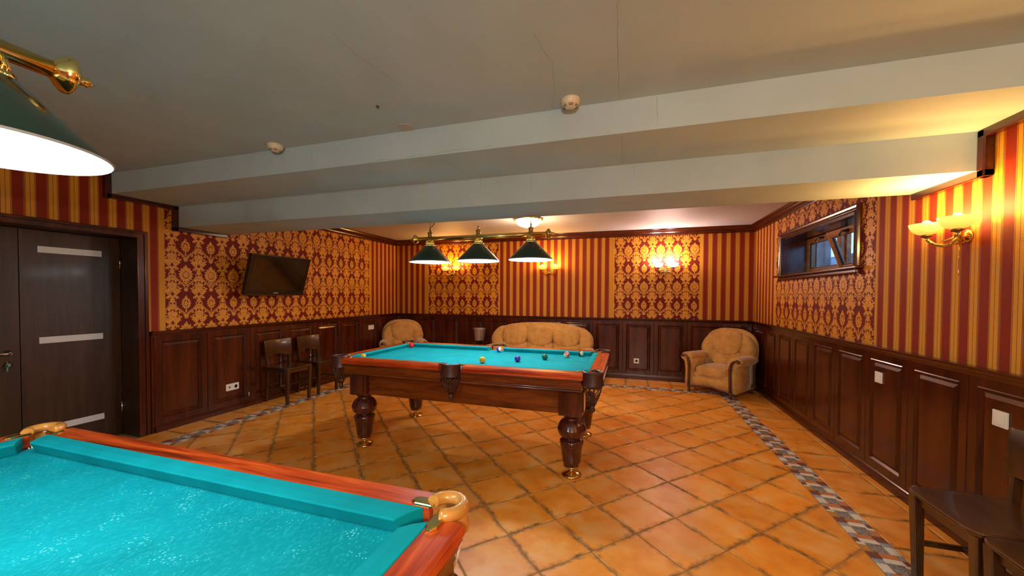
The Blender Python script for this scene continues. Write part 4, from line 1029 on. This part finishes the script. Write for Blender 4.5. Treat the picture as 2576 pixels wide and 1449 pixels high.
# ================================================================== DINING CHAIRS
def dining_chair(loc, rz, label, group):
    """front towards -y, origin on the floor"""
    t_ = thing('dining_chair', label, 'chair', loc, rz, group)
    def seatfn(v):
        w_ = 1 - .10 * (v.y + .2) / .4
        return (v.x * w_, v.y, v.z - (.006 * (1 - (v.x / .2) ** 2) if v.z > 0 else 0))
    MB().rbox((0, 0, .445), (.205, .20, .013), 9, 12, seatfn).build('seat', 'chair_wood', t_, weld=True)
    for s_ in (-1, 1):
        b = [(s_ * .165 - .016, -.175, 0), (s_ * .165 + .016, -.175, 0), (s_ * .165 + .016, -.143, 0), (s_ * .165 - .016, -.143, 0)]
        t2 = [(s_ * .170 - .021, -.19, .434), (s_ * .170 + .021, -.19, .434), (s_ * .170 + .021, -.148, .434), (s_ * .170 - .021, -.148, .434)]
        MB().hexa(b, t2).build('leg', 'chair_wood', t_, .004)
        pth = [(s_ * .15, .212, 0), (s_ * .155, .190, .15), (s_ * .16, .172, .34), (s_ * .162, .172, .46), (s_ * .166, .182, .60), (s_ * .172, .198, .77)]
        rs = [[(x - .012, y - .019, z), (x + .012, y - .019, z), (x + .012, y + .019, z), (x - .012, y + .019, z)] for x, y, z in pth]
        MB().rings(rs, True, True, False).build('leg', 'chair_wood', t_, .004, label='rear leg sweeping up into the back')
        MB().box(s_ * .160 - .009, s_ * .160 + .009, -.15, .175, .385, .432).build('seat_rail', 'chair_wood', t_, .002)
        MB().box(s_ * .156 - .008, s_ * .156 + .008, -.15, .19, .19, .215).build('stretcher', 'chair_wood', t_, .003)
    MB().box(-.15, .15, -.172, -.154, .385, .432).build('seat_rail', 'chair_wood', t_, .002)
    MB().box(-.15, .15, .165, .183, .385, .432).build('seat_rail', 'chair_wood', t_, .002)
    MB().box(-.15, .15, -.01, .008, .192, .213).build('stretcher', 'chair_wood', t_, .003)
    # curved back board with a notch in its lower edge
    n = 18; rs = []
    for k in range(n + 1):
        x = -.195 + .39 * k / n; cv_ = .022 * (1 - (x / .195) ** 2); q = abs(x)
        zl = .570 if q > .085 else .570 + .024 * min(1, (.085 - q) / .035)
        y0 = lambda z: .172 + .02 * (z - .57) / .2 + cv_ - .012
        rs.append([(x, y0(zl) - .009, zl), (x, y0(.785) - .009, .785), (x, y0(.785) + .009, .785), (x, y0(zl) + .009, zl)])
    MB().rings(rs, True, True, True).build('backrest', 'chair_wood', t_, .003)
    return t_
CHX = -4.20
c0 = dining_chair((CHX, 3.785, 0), pi / 2, 'dark wooden chair against the left panelling, nearer the door', 'dining chairs along the left wall')
dup(c0, (CHX, 4.275, 0), pi / 2, 'dark wooden chair against the left panelling, behind the first and nearer the pool table')
dup(c0, (1.505, 2.130, 0), -pi / 2, 'dark wooden chair at the right edge under the light switch, whole seat in view', 'dining chairs along the right wall')
dup(c0, (1.505, 1.725, 0), -pi / 2, 'dark wooden chair in the bottom right corner, only its seat corner in view', 'dining chairs along the right wall')

# ================================================================== UPHOLSTERY
def back_fn(tilt):
    def f(v): return (v.x, v.y + (v.z + .3) * tilt, v.z)
    return f
def seat_group(t_, W, n, armw=.13, deep=.80, arms=True):
    """low upholstered seat facing -y, inner width W between the arms, n cushions"""
    hw = W / 2
    MB().rbox((0, -.02, .225), (hw + .07, deep / 2 - .05, .115), 8, 8).build('base', 'suede', t_, weld=True)
    fr = MB()                                              # gathered front panel above a carved wooden edge
    pts = [(-hw - .02 + (2 * hw + .04) * k / 24) for k in range(25)]
    low = [.125 - .028 * cos(2 * pi * (x + hw) / (2 * hw) * (1 if n == 1 else 1)) * .6 - .0 for x in pts]
    fr.rings([[(x, -deep / 2 + .018 + .004 * sin(k * 2.1), lz), (x, -deep / 2 + .012 + .004 * sin(k * 2.1), .24), (x, -deep / 2 + .03, .265), (x, -deep / 2 + .06, .2), (x, -deep / 2 + .06, lz)] for k, (x, lz) in enumerate(zip(pts, low))], True, True, True)
    fr.build('front_panel', 'suede', t_)
    MB().rings([[(x, -deep / 2 + .008, lz - .022), (x, -deep / 2 + .004, lz - .006), (x, -deep / 2 + .012, lz + .004), (x, -deep / 2 + .045, lz), (x, -deep / 2 + .045, lz - .022)] for x, lz in zip(pts, low)], True, True, True).build('carved_edge', 'carved_wood', t_)
    cw = W / n
    for i in range(n):
        cx_ = -hw + cw * (i + .5)
        def sf(v, cw=cw): 
            z = v.z + (.018 * (1 - (v.x / (cw / 2)) ** 2) * (1 if v.z > 0 else 0))
            if v.y < -.22 and v.z > 0: z += .006 * sin(v.x * 70)
            return (v.x, v.y, z)
        MB().rbox((cx_, -.07, .345), (cw / 2 + .004, .33, .085), 4.5, 14, sf).build('seat_cushion', 'suede', t_, weld=True)
    # back: outer shell, side wings, pillows, lumbar
    BW = hw + .16; bt = .13
    def shell(v):
        return (v.x, v.y + (v.z + .33) * bt, v.z)
    MB().rbox((0, .315, .66), (BW, .085, .36), 2.6, 16, shell).build('back_shell', 'suede', t_, weld=True)
    pw = (2 * hw * (.92 if n == 1 else .92)) / n; x0 = -pw * n / 2
    for i in range(n):
        cx_ = x0 + pw * (i + .5)
        def pf(v, pw=pw):
            z = v.z; sx = v.x / (pw / 2)
            x = v.x * (1 - .16 * max(0, -(z) / .2) * (1 if n == 1 else .25))
            if z > 0: z = z * (1 - .25 * abs((v.x + cx_) / (hw + .1)) ** 2.2)
            else: z = z - .035 * (1 - sx * sx) * min(1, -z / .15)
            y = v.y + (z + .33) * bt
            if z < -.03 and v.y < 0: y += .007 * sin(v.x * 62) * min(1, -z / .12)
            return (x, y, z)
        MB().rbox((cx_, .200, .800), (pw / 2 + .006, .088, .200), 3.2, 18, pf).build('back_pillow', 'suede', t_, weld=True)
        def lf_(v, pw=pw): return (v.x, v.y + v.z * .2 + (.005 * sin(v.x * 48) if v.y < 0 else 0), v.z)
        MB().rbox((cx_, .235, .545), (pw / 2 + .004, .085, .125), 4, 14, lf_).build('lumbar_cushion', 'suede', t_, weld=True)
    for s_ in (-1, 1):
        def wf(v, s_=s_):
            y = v.y + (v.z + .3) * bt - .03 * (abs(v.x) if False else 0)
            x = v.x - s_ * .10 * max(0, (v.z - .02) / .26) ** 1.6 - s_ * .035 * max(0, -(v.z) / .28)
            return (x, y, v.z)
        MB().rbox((s_ * (hw + .045), .245, .665), (.120, .11, .275), 2.5, 14, wf).build('back_wing', 'suede', t_, weld=True)
    for s_ in (-1, 1):
        ax_ = s_ * (hw + .075)
        # scroll arm: rounded roll on a flared side
        n2 = 16; rs = []
        for k in range(n2 + 1):
            y = -.40 + .72 * k / n2; dz = .0 if n == 1 else -.035; q = 1 - .35 * max(0, (k - 11) / 5) ** 1.5
            ring = []
            for j in range(20):
                a = 2 * pi * j / 20; rr = (.092 + .012 * cos(a) ** 2) * (q if q > .2 else .2); rr *= (.86 if k in (0,) else 1)
                ring.append((ax_ + s_ * .028 + rr * 1.02 * cos(a) * s_, y, .565 + dz + rr * .80 * sin(a) - .02 * (k / n2)))
            rs.append(ring if s_ > 0 else ring)
        m_ = MB().rings(rs if s_ > 0 else [r[::-1] for r in rs], True, True, True)
        rs = []
        for z, xo, xi in ((.09, .050, -.055), (.2, .045, -.06), (.35, .042, -.06), (.47, .055, -.065), (.56, .09, -.07)):
            wv = .035 * sin(pi * 0) 
            rs.append([(ax_ + s_ * xi, -.395, z), (ax_ + s_ * xo, -.395, z), (ax_ + s_ * xo, .05, z + (.035 if z == .09 else 0)), (ax_ + s_ * xo, .36, z), (ax_ + s_ * xi, .36, z)])
        m_.rings(rs if s_ > 0 else [r[::-1] for r in rs], True, True, True); m_.build('armrest', 'suede', t_, weld=True)
        # carved front stile: scroll at the arm, straight post, turned foot
        pth = [(ax_ + s_ * .085, -.412, .592), (ax_ + s_ * .112, -.415, .582), (ax_ + s_ * .118, -.415, .555), (ax_ + s_ * .09, -.413, .545)]
        sc_ = MB().tube([(ax_ + s_ * .078, -.408, .572), (ax_ + s_ * .098, -.412, .566), (ax_ + s_ * .094, -.412, .590), (ax_ + s_ * .066, -.412, .598), (ax_ + s_ * .03, -.412, .580), (ax_ + s_ * -.002, -.412, .540), (ax_ + s_ * -.02, -.411, .48), (ax_ + s_ * -.026, -.41, .40), (ax_ + s_ * -.022, -.408, .28), (ax_ + s_ * -.018, -.406, .11)], [.012, .016, .020, .021, .022, .024, .025, .024, .024, .026], 12, flat=.9)
        sc_.sphere((ax_ + s_ * .083, -.408, .575), .022, 12, 8); sc_.tube([(ax_ - s_ * .052, -.41, .44), (ax_ - s_ * .0, -.43, .452)], .010, 8)
        sc_.build('carved_stile', 'carved_wood', t_)
        for yy, sx2 in ((-.392, -.018), (.30, 0)):
            MB().lathe([(.014, 0), (.022, .012), (.024, .03), (.016, .045), (.021, .06), (.028, .085), (.03, .11)], (ax_ + s_ * sx2, yy, 0), 16).build('leg', 'carved_wood', t_)
    return t_
# right armchair stands across the far right corner
acR = thing('armchair', 'tan suede armchair with carved wooden stiles in the far right corner', 'armchair', (1.27, 6.045, 0), radians(-36), 'tan suede armchairs')
seat_group(acR, .50, 1); acR.scale = (.92, .84, .885)
dup(acR, (-3.955, 6.02, 0), radians(36), 'tan suede armchair in the far left corner, half hidden by the pool table', 'tan suede armchairs')
sofa = thing('sofa', 'tan suede three-seat sofa against the back wall behind the pool table', 'sofa', (-1.44, 6.10, 0), 0)
seat_group(sofa, 1.46, 3); sofa.scale = (1, .86, .885)

# ---- steel bin on a dark stand beside the sofa
bn = thing('ash_bin', 'tapered stainless steel bin on a black stand left of the sofa', 'bin', (-2.585, 6.36, 0))
MB().lathe([(.085, .55), (.088, .555), (.112, .755), (.118, .765), (.118, .772), (.106, .772), (.084, .56)], (0, 0, 0), 28, caps=True).build('bucket', 'steel', bn, label='polished steel bucket')
MB().lathe([(.10, 0), (.10, .012), (.02, .03), (.016, .5), (.06, .54), (.09, .55)], (0, 0, 0), 24).build('stand', 'black_plastic', bn)
